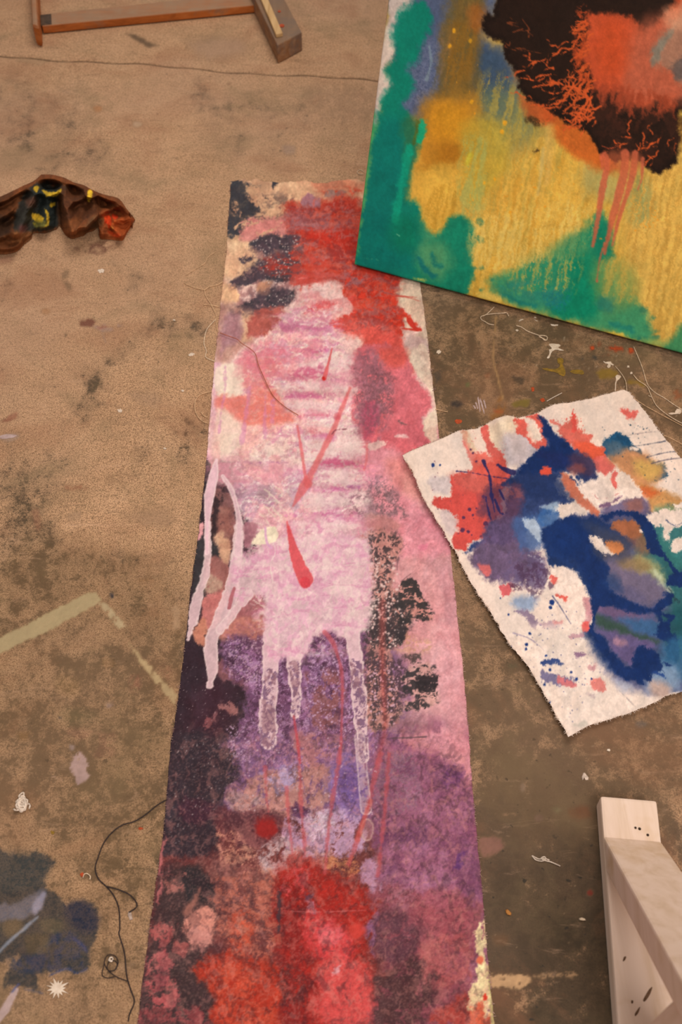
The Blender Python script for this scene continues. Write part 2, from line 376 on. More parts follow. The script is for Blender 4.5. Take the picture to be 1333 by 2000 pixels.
    # right: ochres, oranges, greens
    p(D5(560,1010, 640,880, 700,880, 700,1010, 590,1080), (150,98,46), .8, soft=6, g=('m',.25,.5)); p(D5(540,960, 700,980, 690,1020, 600,1010), (170,84,44), .9, soft=4, g=('m',.35,.55)); l(D5(620,180, 600,420, 600,560, 640,720, 680,880), [1.6,1.6,2,2.4,3], (176,138,92), .85); bl(*D5(280,925)[0], 14, 8, (56,50,48), op=.9, soft=4, warp=(3,2)); bl(*D5(380,760)[0], 4, 4, (90,120,66), op=.6, soft=2); p(D5(520,680, 560,675, 555,695, 520,695), (160,84,54), .5, soft=2); p(D5(770,910, 830,890, 910,900, 900,950, 820,955, 770,940), (122,104,50), .95, soft=2.5, warp=(3,2)); p(D5(70,650, 150,650, 140,720, 80,760), (58,56,52), .7, soft=2.5, warp=(3,3), g=('m',.35,.5)); p(D5(440,760, 600,760, 620,880, 480,860), (76,66,54), .5, soft=4, g=('h',.4,.55)); p(D5(620,460, 740,480, 700,580, 620,560), (70,60,48), .5, soft=4, g=('h',.42,.56)); p(D5(760,680, 860,710, 850,750, 780,730), (50,46,40), .8, soft=3)
    p(D6(340,490, 570,520, 560,570, 380,560), (168,72,40), .95, soft=2.5, warp=(3,3), g=('m',.28,.45)); p(D6(630,530, 690,545, 680,590, 640,580), (176,70,40), .8, soft=2.5); p(D6(300,630, 340,605, 440,620, 330,640), (160,76,44), .7, soft=2); bl(*D6(165,530)[0], 4, 4, (160,72,44), op=.7, soft=2); bl(*D6(250,480)[0], 3, 4, (160,72,44), op=.6, soft=2); bl(*D6(190,650)[0], 6, 5, (38,50,58), op=.8, soft=3); bl(*D6(40,660)[0], 4, 4, (38,50,58), op=.6, soft=3)
    p(D6(180,830, 340,790, 480,790, 500,900, 340,950, 220,910), (140,112,48), .95, soft=4, warp=(4,3), g=('m',.18,.4)); p(D6(600,960, 760,930, 880,1020, 860,1050, 640,1000), (142,114,46), .9, soft=4, warp=(4,3), g=('m',.2,.42)); p(D6(1220,1100, 1290,1060, 1333,1130, 1250,1200), (150,76,44), .7, soft=3, g=('m',.3,.45)); bl(*D6(1000,1520)[0], 5, 5, (140,100,48), op=.7, soft=3); p(D6(980,590, 1160,620, 1150,650, 1000,620), (150,76,48), .5, soft=3, g=('m',.4,.55))
    bl(*D7(335,455)[0], 10, 6, (84,96,70), op=.5, soft=4, g=('m',.3,.5)); bl(*D7(1095,795)[0], 9, 6, (86,96,106), op=.5, soft=4); bl(*D7(400,1165)[0], 6, 9, (160,136,118), op=.6, soft=3); bl(*D7(480,660)[0], 9, 5, (160,120,100), op=.5, soft=4); bl(*D7(590,1290)[0], 9, 7, (120,112,80), op=.5, soft=4); p(D7(660,1290, 780,1280, 800,1354, 680,1354), (120,66,40), .5, soft=7)
    # bottom right: cream band, pink patch, red spot
    p(D8(30,1345, 150,1345, 320,1350, 345,1400, 250,1445, 150,1430, 40,1410), (206,166,122), .92, soft=2, warp=(3,3), g=('f',.12,.3)); p(D8(370,1345, 500,1335, 640,1325, 640,1365, 520,1360, 400,1375), (190,152,112), .75, soft=2, warp=(3,3), g=('f',.3,.5)); p(D8(20,460, 140,450, 170,520, 80,560, 30,570), (160,110,100), .75, soft=5, warp=(6,4)); bl(*D8(735,810)[0], 6, 6, (140,44,36), op=.8, soft=3); bl(*D8(400,330)[0], 9, 6, (146,112,104), op=.5, soft=5); bl(*D8(525,275)[0], 8, 7, (130,122,90), op=.6, soft=4); p(D8(640,250, 720,250, 720,310, 660,310), (120,66,40), .5, soft=7); p(D8(100,1090, 200,1090, 190,1150, 120,1150), (120,72,44), .4, soft=7); p(D8(-60,300, 230,298, 230,306, -60,306), (180,140,108), .6, soft=1.5, g=('h',.4,.55))
    S.dots([(960,560),(1333,690),(1333,900),(1130,780),(1000,720)], 130, .6, 1.8, (206,186,160), .8); S.dots([(0,520),(420,400),(330,1500),(0,1500)], 60, .6, 1.8, (196,160,124), .7); S.dots([(940,1400),(1333,1400),(1170,2000),(960,2000)], 70, .5, 1.6, (200,176,146), .75); S.dots([(0,1100),(360,1100),(280,2000),(0,2000)], 60, .5, 1.5, (200,170,136), .7)
    return S
def floor_dirt_shade():
    """how much trodden-in grime lies where, with shade painted in beside the trestle (0..255)"""
    S = Ras(-90, -150, 1430, 2130, 5.2, (64, 64, 64), 52)
    def d(pts, v, soft=30, op=.85): S.poly(pts, (v, v, v), op, soft=soft * 1.3, warp=(30, 12), var=.0)
    d([(820,560),(1430,560),(1430,1650),(900,1650),(840,900)], 196, 40); d([(930,1560),(1210,1590),(1230,2130),(950,2130)], 255, 45, 1.0); d([(1180,1560),(1430,1560),(1430,1760),(1290,1700)], 170, 30); d([(800,540),(880,560),(900,860),(840,860)], 165, 25)  # darkest patch, left of the trestle: grime with soft shade painted in
    d([(0,1380),(360,1300),(330,1750),(0,1760)], 180, 40); d([(-60,1130),(380,1110),(330,1900),(-60,2100)], 160, 60); d([(0,1600),(190,1600),(190,1900),(0,1930)], 140, 30); d([(0,150),(140,190),(200,330),(0,300)], 140, 30); d([(380,160),(640,200),(560,330),(420,300)], 116, 40); d([(0,880),(120,900),(150,1040),(120,1100),(0,1120)], 150, 35); d([(120,960),(330,960),(330,1070),(150,1070)], 20, 30)
    for q in (D1(700,120, 880,160, 860,260, 760,240), D1(900,420, 1220,460, 1200,520, 900,500), D1(520,780, 640,760, 560,1054, 460,1054), D1(640,700, 780,560, 820,600, 720,680), D2(480,910, 900,960, 960,1000, 700,990, 480,960), D2(900,300, 960,260, 980,320, 940,340), D2(1180,150, 1300,100, 1260,280, 1200,420), D3(0,260, 120,250, 120,420, 0,450), D3(240,580, 500,640, 600,720, 330,720), D3(800,900, 860,1000, 800,1010), D3(220,1400, 300,1060, 330,1060, 260,1400), D1(0,240, 70,240, 60,310, 0,320)): d(q, 172, 16)
    for q in (D7(270,960, 320,950, 310,1060, 270,1040), D7(360,980, 410,1000, 400,1040, 360,1040), D7(520,980, 680,860, 700,960, 560,1060), D7(960,1080, 1180,1010, 1180,1040, 980,1090), D7(940,920, 1000,930, 980,960, 940,950), D7(100,600, 260,620, 220,740, 110,700), D7(280,600, 420,560, 400,640, 280,660)): d(q, 225, 9)
    S.tint('l', .7); S.tint('m', .35)
    return S
FLOOR_X0, FLOOR_X1 = -85, 1425
def crack_y(x): return 108 + (x / 735) * 50 + 2.2 * np.sin(x / 60.0) + 1.2 * np.sin(x / 17.0 + 1)
def build_floor():
    S = floor_marks(); Dt = floor_dirt_shade()
    rng = np.random.default_rng(77)
    mid = 135.0
    rows = np.concatenate([np.arange(-145, mid - 5, 3.2), [mid - 3.6, mid - 2.4, mid - 1.2, mid, mid + 1.2, mid + 2.4, mid + 3.6], np.arange(mid + 5, 2125, 3.0)])
    cols = np.arange(FLOOR_X0, FLOOR_X1, 3.0)
    PX, PY = np.meshgrid(cols, rows)
    w = np.exp(-((PY - mid) / 90) ** 2); w *= 1
    PYc = PY + w * (crack_y(np.clip(PX, -90, 800)) - mid)
    # joint between two slabs: a recessed groove, deeper and shallower along its run
    g = fbm(2, len(cols), 9, 14, rng, 3)[0]
    prof = np.interp(PY - mid, [-2.4, -1.2, 0, 1.2, 2.4], [0, .6, 1, .6, 0])
    fin = sstep(790, 740, PX) * sstep(-90, -60, PX)
    cr = prof * fin * (.35 + .9 * g)[None]; h = -.009 * cr
    # gentle unevenness of the slab
    edge = np.minimum(np.minimum(PX - PX.min(), PX.max() - PX), np.minimum(PY - PY.min(), PY.max() - PY)); fade = sstep(0, 40, edge)
    h = h - fade * .0006 * fbm(len(rows), len(cols), 40, 40, rng, 3)
    P = ground(PX, PYc, 0.); P[..., 2] = h
    C = S.sample(PX, PYc); Al = S.sample(PX, PYc, S.a)[..., 0]
    gr = np.clip(cr * 1.3, 0, .95)[..., None]; C = C * (1 - gr) + np.array([46, 37, 27]) * gr; Al = np.maximum(Al, gr[..., 0])     # dirt packed into the joint
    me = grid_mesh('floor', P, C, None, Al)
    at = me.attributes.new('dirt_shade', 'FLOAT', 'POINT'); at.data.foreach_set('value', (Dt.sample(PX, PYc)[..., 0] / 255).astype(np.float32).ravel())
    # the slab beyond the finely built part
    bm = bmesh.new(); bm.from_mesh(me); bm.verts.ensure_lookup_table()
    r, c = PX.shape; vi = lambda i, j: bm.verts[i * c + j]
    top = [vi(0, j) for j in range(c)]; bot = [vi(r - 1, j) for j in range(c)]; lf = [vi(i, 0) for i in range(r)]; rg = [vi(i, c - 1) for i in range(r)]
    o_ = [bm.verts.new(q) for q in ((-6, 7.5, 0), (6, 7.5, 0), (6, -4, 0), (-6, -4, 0))]
    bm.faces.new([o_[0], o_[1]] + top[::-1]) ; bm.faces.new([o_[1], o_[2]] + rg[::-1]); bm.faces.new([o_[2], o_[3]] + bot); bm.faces.new([o_[3], o_[0]] + lf)
    bmesh.ops.recalc_face_normals(bm, faces=bm.faces[:])
    dl = bm.verts.layers.float.get('dirt_shade'); pl = bm.verts.layers.float_color.get('paint')
    for v in o_: v[dl] = .35; v[pl] = (.2, .14, .08, 0)
    bm.to_mesh(me); bm.free()
    if me.polygons[1000].normal.z < 0: me.flip_normals()
    m, nt, b = new_mat('worn_concrete', .72); v = objco(nt)
    L = nt.links.new
    vc = nt.nodes.new('ShaderNodeVertexColor'); vc.layer_name = 'paint'
    da = nt.nodes.new('ShaderNodeAttribute'); da.attribute_name = 'dirt_shade'; da.attribute_type = 'GEOMETRY'
    n0 = noise_node(nt, 2.2, 4, .6, v); n1 = noise_node(nt, 9, 9, .72, v, .4); n2 = noise_node(nt, 34, 9, .78, v, .5); n3 = noise_node(nt, 130, 6, .8, v); n4 = noise_node(nt, 380, 3, .7, v)
    base = ramp(nt, n1, [(.3, (184, 140, 102)), (.5, (208, 162, 122)), (.72, (222, 178, 138))])
    base = mixc(nt, mth(nt, 'MULTIPLY', n0, .5), base, (190, 152, 122))
    # fine tan/dark grain
    base = mixc(nt, ramp(nt, n4, [(.5, (0, 0, 0, 1)), (.6, (.75, .75, .75, 1))]), base, (240, 194, 146))
    base = mixc(nt, ramp(nt, n3, [(.36, (.8, .8, .8, 1)), (.5, (0, 0, 0, 1))]), base, (116, 92, 64))
    base = mixc(nt, ramp(nt, n4, [(.38, (.9, .9, .9, 1)), (.48, (0, 0, 0, 1))]), base, (104, 82, 58))
    # a film of grime and of shade painted beside the trestle, then specks: thresholded by the amount stored in the slab
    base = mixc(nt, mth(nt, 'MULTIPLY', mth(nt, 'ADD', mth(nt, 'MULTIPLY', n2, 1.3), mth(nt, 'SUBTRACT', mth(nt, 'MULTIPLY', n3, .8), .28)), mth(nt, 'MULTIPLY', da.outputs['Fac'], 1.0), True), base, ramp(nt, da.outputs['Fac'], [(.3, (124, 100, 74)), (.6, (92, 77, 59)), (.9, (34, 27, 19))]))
    dsum = mth(nt, 'ADD', mth(nt, 'MULTIPLY', n2, .36), mth(nt, 'ADD', mth(nt, 'MULTIPLY', n1, .26), mth(nt, 'MULTIPLY', n3, .62)))
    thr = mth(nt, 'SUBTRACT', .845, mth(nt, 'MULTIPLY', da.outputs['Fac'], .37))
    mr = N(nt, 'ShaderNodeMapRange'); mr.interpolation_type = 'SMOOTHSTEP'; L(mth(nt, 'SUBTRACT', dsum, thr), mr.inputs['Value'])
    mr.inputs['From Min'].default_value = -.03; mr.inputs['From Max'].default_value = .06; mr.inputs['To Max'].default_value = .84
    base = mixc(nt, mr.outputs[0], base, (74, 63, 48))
    # scuffs: drawn-out light and dark smears
    mp = N(nt, 'ShaderNodeMapping'); L(v, mp.inputs['Vector']); mp.inputs['Rotation'].default_value = (0, 0, .25); mp.inputs['Scale'].default_value = (7, 26, 1)
    ns = noise_node(nt, 1.0, 8, .75, mp.outputs[0], .8)
    base = mixc(nt, ramp(nt, ns, [(.56, (0, 0, 0, 1)), (.72, (.5, .5, .5, 1))]), base, (108, 88, 66))
    base = mixc(nt, ramp(nt, ns, [(.28, (.45, .45, .45, 1)), (.42, (0, 0, 0, 1))]), base, (214, 174, 140))
    nw = noise_node(nt, 1.3, 3, .5, v)
    base = mixc(nt, ramp(nt, nw, [(.45, (0, 0, 0, 1)), (.7, (.4, .4, .4, 1))]), base, (172, 138, 114))
    nh = noise_node(nt, 4.5, 6, .65, v, .5)
    base = mixc(nt, ramp(nt, nh, [(.34, (.38, .38, .38, 1)), (.48, (0, 0, 0, 1))]), base, (150, 104, 76)); base = mixc(nt, ramp(nt, nh, [(.53, (0, 0, 0, 1)), (.68, (.42, .42, .42, 1))]), base, (128, 110, 80))
    nd = noise_node(nt, 70, 3, .5, v)
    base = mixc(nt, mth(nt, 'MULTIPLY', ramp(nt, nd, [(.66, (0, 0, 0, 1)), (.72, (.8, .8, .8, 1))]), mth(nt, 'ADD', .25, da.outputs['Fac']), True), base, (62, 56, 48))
    # pigments spilt on it, broken up by the grain of the concrete
    pa = mth(nt, 'MULTIPLY', vc.outputs['Alpha'], mth(nt, 'ADD', .72, mth(nt, 'MULTIPLY', n3, .55)), True)
    base = mixc(nt, pa, base, vc.outputs['Color'])
    L(base, b.inputs['Base Color'])
    bump(nt, b, mth(nt, 'ADD', n3, mth(nt, 'MULTIPLY', n4, .6)), .35, .0012)
    rr = N(nt, 'ShaderNodeMapRange'); L(n1, rr.inputs['Value']); rr.inputs['To Min'].default_value = .55; rr.inputs['To Max'].default_value = .85; L(rr.outputs[0], b.inputs['Roughness'])
    fl = link('floor', me, m); tag(fl, kind='structure')
    return fl
FLOOR = build_floor()

# thick dried paint that stands proud of the slab
def splat(pts, mat, h=.0009, jit=.6, spl=4, seed=0):
    Q = catmull(pts, spl) if spl else np.array(pts, float)
    Q = Q + np.random.default_rng(len(Q) + seed).normal(size=Q.shape) * jit * .5
    n = len(Q); c = Q.mean(0); inner = c + (Q - c) * .72
    G0 = ground(Q[:, 0], Q[:, 1], -.0003); G1 = ground(Q[:, 0], Q[:, 1], h * .6); G2 = ground(inner[:, 0], inner[:, 1], h)
    V = np.vstack([G0, G1, G2]); f = []
    for i in range(n):
        j = (i + 1) % n; f += [(i, j, n + j, n + i), (n + i, n + j, 2 * n + j, 2 * n + i)]
    f.append(tuple(2 * n + i for i in range(n)))
    me = pydata('paint_splat', V, f, False)
    bm = bmesh.new(); bm.from_mesh(me); bmesh.ops.recalc_face_normals(bm, faces=bm.faces[:]); bm.to_mesh(me); bm.free()
    return link('paint_splat', me, mat, FLOOR)
def spot(x, y, r, mat, asp=.75, spikes=0, seed=1):
    rg = np.random.default_rng(seed); n = 14 if not spikes else spikes * 2
    a = np.linspace(0, 2 * np.pi, n, endpoint=False)
    rr = r * (1 + .18 * rg.normal(size=n)) if not spikes else np.where(np.arange(n) % 2, r * .62, r * (1.0 + .55 * rg.random(n)))
    return splat([(x + q * math.cos(t), y + asp * q * math.sin(t)) for q, t in zip(rr, a)], mat, spl=3 if not spikes else 0)
WSP = plain_mat('dried_white_paint', (232, 214, 192), (204, 182, 158), 90, .5)
OSP = plain_mat('dried_orange_paint', (196, 84, 44), (150, 66, 38), 120, .5)
YSP = plain_mat('dried_ochre_paint', (158, 122, 44), (120, 96, 44), 90, .45)
MSP = plain_mat('dried_mauve_paint', (196, 172, 166), (166, 140, 132), 90, .6)
spot(112, 1930, 17, WSP, .95, 13, 3)
for x, y, r, a in ((197, 529, 6, .7), (374, 692, 4.5, .8), (234, 802, 4.5, .8), (858, 687, 4.5, .85), (340, 625, 2.5, .6), (322, 876, 3, .6), (1190, 1465, 3.5, .6), (1143, 1500, 0, 1), (357, 763, 3, .6), (1011, 645, 2.6, .7), (1046, 620, 2, .8), (1228, 716, 2.6, .8), (1234, 728, 2.6, .8)):
    if r: spot(x, y, r, WSP, a, 0, int(x))
splat(D5(1080,410, 1130,405, 1180,420, 1160,440, 1210,465, 1150,455, 1110,470, 1090,500, 1080,530, 1062,528, 1085,490, 1082,455, 1105,445), WSP)
splat(D5(1095,235, 1120,240, 1158,238, 1155,248, 1120,252, 1100,245), WSP); splat(D5(818,205, 840,190, 858,196, 845,204, 825,212), WSP); splat(D5(945,195, 965,200, 985,210, 965,208), WSP)
for k, (x0, y0, x1, y1) in enumerate(((445,920, 460,965), (465,880, 480,985), (485,895, 515,1000), (515,900, 530,960), (425,945, 440,965))): splat(D5(x0-7,y0, x0+6,y0-4, x1+5,y1, x1-4,y1+5), MSP, .0005)
splat(D5(1020,622, 1090,630, 1150,625, 1178,600, 1180,575, 1155,555, 1155,532, 1190,530, 1208,550, 1200,590, 1222,640, 1215,685, 1185,682, 1140,655, 1070,640), YSP); splat(D5(1265,645, 1290,634, 1350,632, 1382,650, 1375,672, 1330,668, 1285,660), YSP)
for q in (D5(260,1075, 290,1060, 325,1075, 310,1098, 280,1100), D5(1000,890, 1030,878, 1045,900, 1020,912), D5(925,785, 950,785, 950,815, 930,818), D6(140,515, 180,510, 190,545, 150,555), D6(640,530, 690,540, 690,580, 650,590), D6(400,520, 480,530, 540,525, 520,555, 430,550)): splat(q, OSP, .0007)
splat(D6(1245,1350, 1270,1325, 1310,1325, 1330,1350, 1310,1385, 1270,1388, 1215,1395, 1165,1392, 1160,1380, 1210,1372, 1240,1372), WSP); splat(D6(470,890, 500,882, 535,895, 530,920, 500,945, 480,970, 470,1010, 468,1090, 458,1090, 462,1000, 470,940), WSP)
splat(D6(305,700, 335,712, 400,705, 410,720, 445,745, 430,755, 405,745, 400,775, 375,790, 355,770, 370,740, 330,728), WSP)
splat(D4(520,690, 540,680, 545,700, 530,710), OSP, .0004); spot(103, 1626, 4, YSP, .8, 0, 5); spot(275, 1618, 4, OSP, .7, 0, 6); splat(D2(0,170, 60,160, 110,170, 60,188, 5,190), MSP, .0004)

# ================================================================== the long painted canvas strip
A1, A2, A3, A4 = K(2.666, 380, 330), K(2.5635, 380, 680), K(2.2217, 340, 1030), K(1.8514, 250, 1440)
def strip_paint():
    S = Ras(250, 338, 985, 2130, 1.25, (226, 178, 160), 7)
    p = S.poly; late = []                       # runs, drops and spatter are laid over the soaked-in washes
    l = lambda *a, **k: late.append((S.line, a, k)); bl = lambda *a, **k: late.append((S.blob, a, k))
    dots = lambda *a, **k: late.append((S.dots, a, k)); pl = lambda *a, **k: late.append((S.poly, a, k))
    PEACH, CHAR, RED, BRED, MAUVE = (222, 176, 142), (66, 64, 70), (190, 58, 44), (222, 72, 58), (168, 118, 124)
    PW, MAG, ROSE, CREAM, DARK = (240, 212, 208), (192, 98, 148), (218, 118, 128), (247, 228, 212), (58, 44, 52)
    PINK, PURP, LAV, SALM = (226, 152, 168), (118, 76, 120), (156, 122, 168), (238, 138, 128)
    # ---- broad grounds
    p(A1(100,0, 1300,0, 1300,420, 700,520, 150,620, 100,400), PEACH, soft=20)
    p([(420,560),(850,560),(870,900),(400,900)], (236,196,190), soft=30)
    p([(400,880),(880,880),(900,1250),(370,1250)], (236,196,202), soft=30)
    p([(640,900),(900,840),(940,1520),(720,1520),(700,1100)], (216,156,162), soft=18)
    p([(380,930),(470,930),(520,1150),(560,1300),(560,1600),(250,2140),(250,1300)], DARK, soft=14)
    p([(480,1230),(760,1210),(780,1640),(450,1640)], (122,86,124), soft=24)
    p([(740,1500),(960,1440),(985,1860),(960,2140),(720,2140)], (150,92,118), soft=26)
    p([(300,1660),(740,1620),(760,2140),(240,2140)], (110,58,58), soft=26)
    # ---- top end
    p(A1(185,65, 420,70, 330,140, 320,230, 240,270, 250,350, 160,380), (206,160,128), soft=8)
    p(A1(180,70, 270,68, 260,120, 300,170, 322,215, 300,255, 250,260, 235,300, 250,335, 200,345, 165,330), CHAR, soft=2, warp=(6,5), g=('m',.18,.34))
    p(A1(170,90, 330,90, 400,220, 330,340, 170,370), (84,76,74), .8, soft=5, warp=(8,6), g=('hf',.58,.7))
    p(A1(405,70, 430,70, 425,92, 410,95), CHAR)
    p(A1(300,150, 520,140, 480,280, 330,280), (120,98,90), .7, soft=5, g=('hf',.56,.68))
    p(A1(255,270, 480,250, 540,330, 420,350, 300,400, 230,370, 250,320), (222,142,136), soft=5, warp=(6,4), g=('hf',.2,.38))
    p(A1(480,190, 560,175, 700,150, 880,160, 880,560, 1080,570, 1090,640, 1060,700, 900,760, 700,600, 560,560, 520,420, 490,300), RED, soft=10, warp=(8,5))
    p(A1(640,60, 890,60, 890,130, 700,140, 640,110), (214,142,112), soft=6, warp=(6,4))
    p(A1(660,95, 760,90, 870,110, 860,150, 700,150), (208,74,52), .8, soft=5, g=('h',.4,.6))
    p(A1(700,105, 800,110, 780,135, 690,150), (150,130,130), .7, soft=4, g=('hf',.4,.6))
    p(A1(600,120, 660,180, 640,200, 550,185, 545,165), (180,128,140), soft=2.5, warp=(3,3))
    p(A1(480,235, 700,215, 840,250, 850,310, 700,300, 520,330), (160,108,116), .85, soft=10, warp=(6,6), g=('h',.3,.55))
    p(A1(640,190, 830,200, 835,250, 640,245), (150,58,54), .8, soft=8, g=('h',.3,.6))
    p(A1(520,370, 640,380, 700,450, 760,520, 620,480, 530,430), (176,120,124), .75, soft=7, warp=(6,5), g=('h',.3,.55))
    p(A1(560,320, 880,330, 860,470, 760,480, 640,380), (196,52,40), .8, soft=8)
    # dark scrubs on the left
    p(A1(160,370, 330,390, 440,470, 330,520, 170,560, 150,450), (230,184,150), soft=5)
    SCR = [A1(290,385, 360,345, 460,340, 545,350, 520,400, 560,440, 480,450, 440,420, 380,440, 300,410),
           A1(250,460, 300,455, 290,480, 250,480),
           A1(190,590, 260,540, 330,480, 430,450, 540,480, 520,560, 440,590, 360,560, 280,590, 200,610),
           A1(210,720, 290,690, 380,620, 500,620, 525,670, 490,710, 380,740, 280,740, 225,760, 205,750),
           A1(400,790, 470,760, 460,800, 410,815)]
    p(A1(290,400, 540,350, 540,600, 500,720, 230,720, 200,610, 330,480), (170,122,122), .85, soft=7, warp=(6,5), g=('m',.3,.5))
    for q in SCR: p(q, (82,70,80), soft=2.2, warp=(5,4), g=('hf',.16,.34)); p(q, (60,58,66), .8, soft=4, warp=(5,4), g=('m',.42,.6))
    p(A1(330,500, 480,420, 560,440, 500,560, 400,550), (196,62,48), .85, soft=6, warp=(6,5), g=('h',.42,.62))
    p(A1(330,590, 400,580, 390,640, 330,640), (210,150,120), .9, soft=4)
    dots(A1(300,350, 560,350, 520,600, 520,700, 380,720, 330,480), 170, .5, 1.5, (232,210,206), .85)
    p(A1(130,600, 210,600, 230,690, 140,720), (236,184,146), soft=4)
    p(A1(110,720, 300,740, 310,890, 240,960, 110,1000), (196,150,138), soft=8)
    p(A1(230,760, 300,740, 300,860, 240,900), (222,178,148), soft=5)
    p(A1(300,740, 450,720, 420,840, 300,880, 270,860), (180,96,88), soft=5, warp=(5,4))
    p(A1(150,780, 240,760, 240,880, 160,940, 130,1000), (178,130,142), .8, soft=6)
    # ---- white-pink central flow
    p(A1(480,760, 530,690, 620,600, 700,570, 790,620, 830,700, 760,760, 900,800, 880,900, 940,1066, 250,1066, 240,930, 380,870, 430,800), (236,192,190), soft=5, warp=(6,4), rim=((248,226,214),2,.5))
    p(A1(560,640, 700,580, 780,640, 640,690, 560,720), (238,200,196), soft=8, g=('h',.25,.5))
    p(A1(570,740, 650,690, 740,700, 700,720, 600,750), (214,70,74), .8, soft=4, warp=(4,3))
    p(A1(520,540, 700,560, 640,610, 540,640), (222,96,92), .8, soft=7, g=('h',.3,.55))
    p(A1(430,800, 560,790, 740,800, 700,830, 560,850, 430,850), (204,118,158), .8, soft=6, warp=(4,4), g=('hf',.25,.5))
    p(A1(540,940, 660,930, 740,910, 680,950, 540,960), (196,84,146), .75, soft=4, warp=(4,3))
    p(A1(390,1000, 500,960, 480,980, 400,1010), (200,90,150), .7, soft=3)
    p(A1(250,960, 480,940, 560,1066, 250,1066), (232,140,158), .6, soft=9, g=('m',.3,.6))
    # red right lobe
    p(A1(830,500, 1040,540, 1085,600, 1060,680, 1120,760, 1180,830, 1165,845, 1100,830, 1090,880, 1000,860, 900,830, 760,850, 700,800, 840,730, 780,640), (214,62,46), soft=4, warp=(6,4))
    p(A1(1060,660, 1150,690, 1110,720, 1060,720), (214,96,88), .7, soft=3)
    p(A1(1085,780, 1120,800, 1140,830, 1100,825), (226,196,180), soft=2)
    l(A1(1050,660, 1100,664, 1160,668), [1.2,1,.6], (214,70,60))
    p(A1(700,790, 900,760, 1040,840, 1090,900, 1150,1066, 880,1066, 880,900, 760,850), (224,92,84), soft=10, warp=(8,5))
    p(A1(770,540, 880,560, 860,620, 790,620), (150,104,116), .8, soft=6, g=('m',.3,.5))
    p(A1(880,700, 960,690, 940,730), (168,92,92), .7, soft=5, g=('m',.35,.55))
    # cream edge at right
    p(A1(1060,590, 1200,600, 1240,1066, 1160,1066, 1120,1000, 1090,900, 1190,840, 1120,760, 1060,690), (222,190,172), soft=3, warp=(3,3))
    p(A1(1090,890, 1210,880, 1225,980, 1120,980), (204,170,170), .8, soft=4)
    l(A1(1060,664, 1110,668, 1180,690), [1.4,1.2,.8], (210,88,74), .8)
    l(A1(1120,790, 1150,830, 1180,838), [5,3,3], (206,60,48)); l(A1(1085,830, 1130,836, 1165,842), 2.4, (206,60,48))
    # ---- middle: K2 window
    p(A2(100,95, 240,85, 240,240, 110,240), CREAM, soft=4, warp=(3,2))
    p(A2(85,95, 130,95, 110,300, 90,560, 60,560, 80,300), (234,184,206), .8, soft=4)
    p(A2(110,240, 260,230, 300,170, 400,200, 480,330, 480,370, 360,390, 230,370, 110,300), SALM, .9, soft=6, warp=(6,3))
    p(A2(240,60, 400,40, 430,120, 350,190, 250,200), (238,150,150), .75, soft=9, g=('m',.25,.5))
    p(A2(120,310, 240,380, 440,390, 460,520, 100,560), (248,222,208), .9, soft=9)
    p(A2(250,400, 440,380, 430,500, 260,520), (240,186,180), .7, soft=8)
    for q, w in ((A2(155,95, 152,230, 135,310, 125,420), 2.2), (A2(275,200, 262,300, 240,470), 4.5), (A2(355,240, 352,380, 352,450), 3), (A2(392,260, 388,370), 3.4)):
        l(q, w, (216,136,186), .5, soft=2, warp=(3,2), g=('v',.2,.5))
    p(A2(400,100, 660,60, 860,150, 880,460, 700,560, 450,560, 420,420, 540,330), (238,206,206), .8, soft=14, warp=(8,4), g=('h',.15,.4))
    for q, c, o in ((A2(440,150, 480,120, 560,90, 650,95, 630,140, 520,165, 450,160), (206,96,132), .85),
                 (A2(470,235, 560,222, 700,235, 770,260, 640,250, 480,250), (198,92,140), .8),
                 (A2(530,330, 680,325, 660,350, 560,345, 530,355), (212,96,130), .7),
                 (A2(560,440, 680,435, 700,455, 560,455), (208,110,160), .7),
                 (A2(570,400, 620,400, 610,430, 560,420), (214,110,130), .7),
                 (A2(640,570, 700,548, 780,560, 850,600, 760,590, 650,590), (206,86,130), .85),
                 (A2(690,700, 780,680, 850,685, 800,705, 700,715), (170,90,150), .85),
                 (A2(570,690, 640,700, 740,705, 640,716, 570,708), (206,110,160), .8),
                 (A2(440,820, 600,815, 590,840, 460,845), (210,110,170), .7),
                 (A2(640,820, 780,830, 760,850, 660,840), (206,104,160), .75),
                 (A2(230,560, 300,570, 390,565, 470,575, 380,578, 250,575), (150,90,140), .8),
                 (A2(660,150, 760,155, 860,170, 760,170), (196,120,160), .6),
                 (A2(390,460, 440,420, 530,400, 540,430, 440,440, 400,480), (216,130,170), .6)):
        pl(q, c, o * .85, soft=4, warp=(5,4), g=('hf',.2,.5))
    for q in (A2(440,180, 560,170, 780,190, 800,215, 640,218, 460,215), A2(440,270, 600,262, 760,275, 740,320, 560,320, 450,300), A2(560,365, 700,360, 770,385, 720,410, 640,398, 560,395), A2(540,470, 680,460, 860,465, 870,500, 840,545, 640,540, 560,560), A2(600,610, 740,600, 850,620, 850,670, 660,690, 600,670), A2(570,730, 760,722, 860,735, 850,790, 600,805, 540,780), A2(500,870, 640,860, 820,870, 800,930, 560,940), A2(560,90, 680,20, 800,40, 780,110, 680,120)):
        pl(q, (246,226,222), .62, soft=7, warp=(7,4), g=('hf',.2,.5)); pl(q, (196,168,176), .22, soft=6, warp=(7,4), g=('m',.45,.7))
    p(A2(430,290, 520,270, 760,280, 800,310, 600,330, 440,300), (234,190,210), .7, soft=5)
    p(A2(330,440, 480,430, 540,580, 340,560), (240,212,206), .8, soft=8)
    p(A2(600,600, 850,590, 860,690, 640,680), (214,186,186), .75, soft=7, g=('m',.2,.5))
    p(A2(580,730, 860,720, 860,790, 600,800), (232,206,208), .8, soft=7)
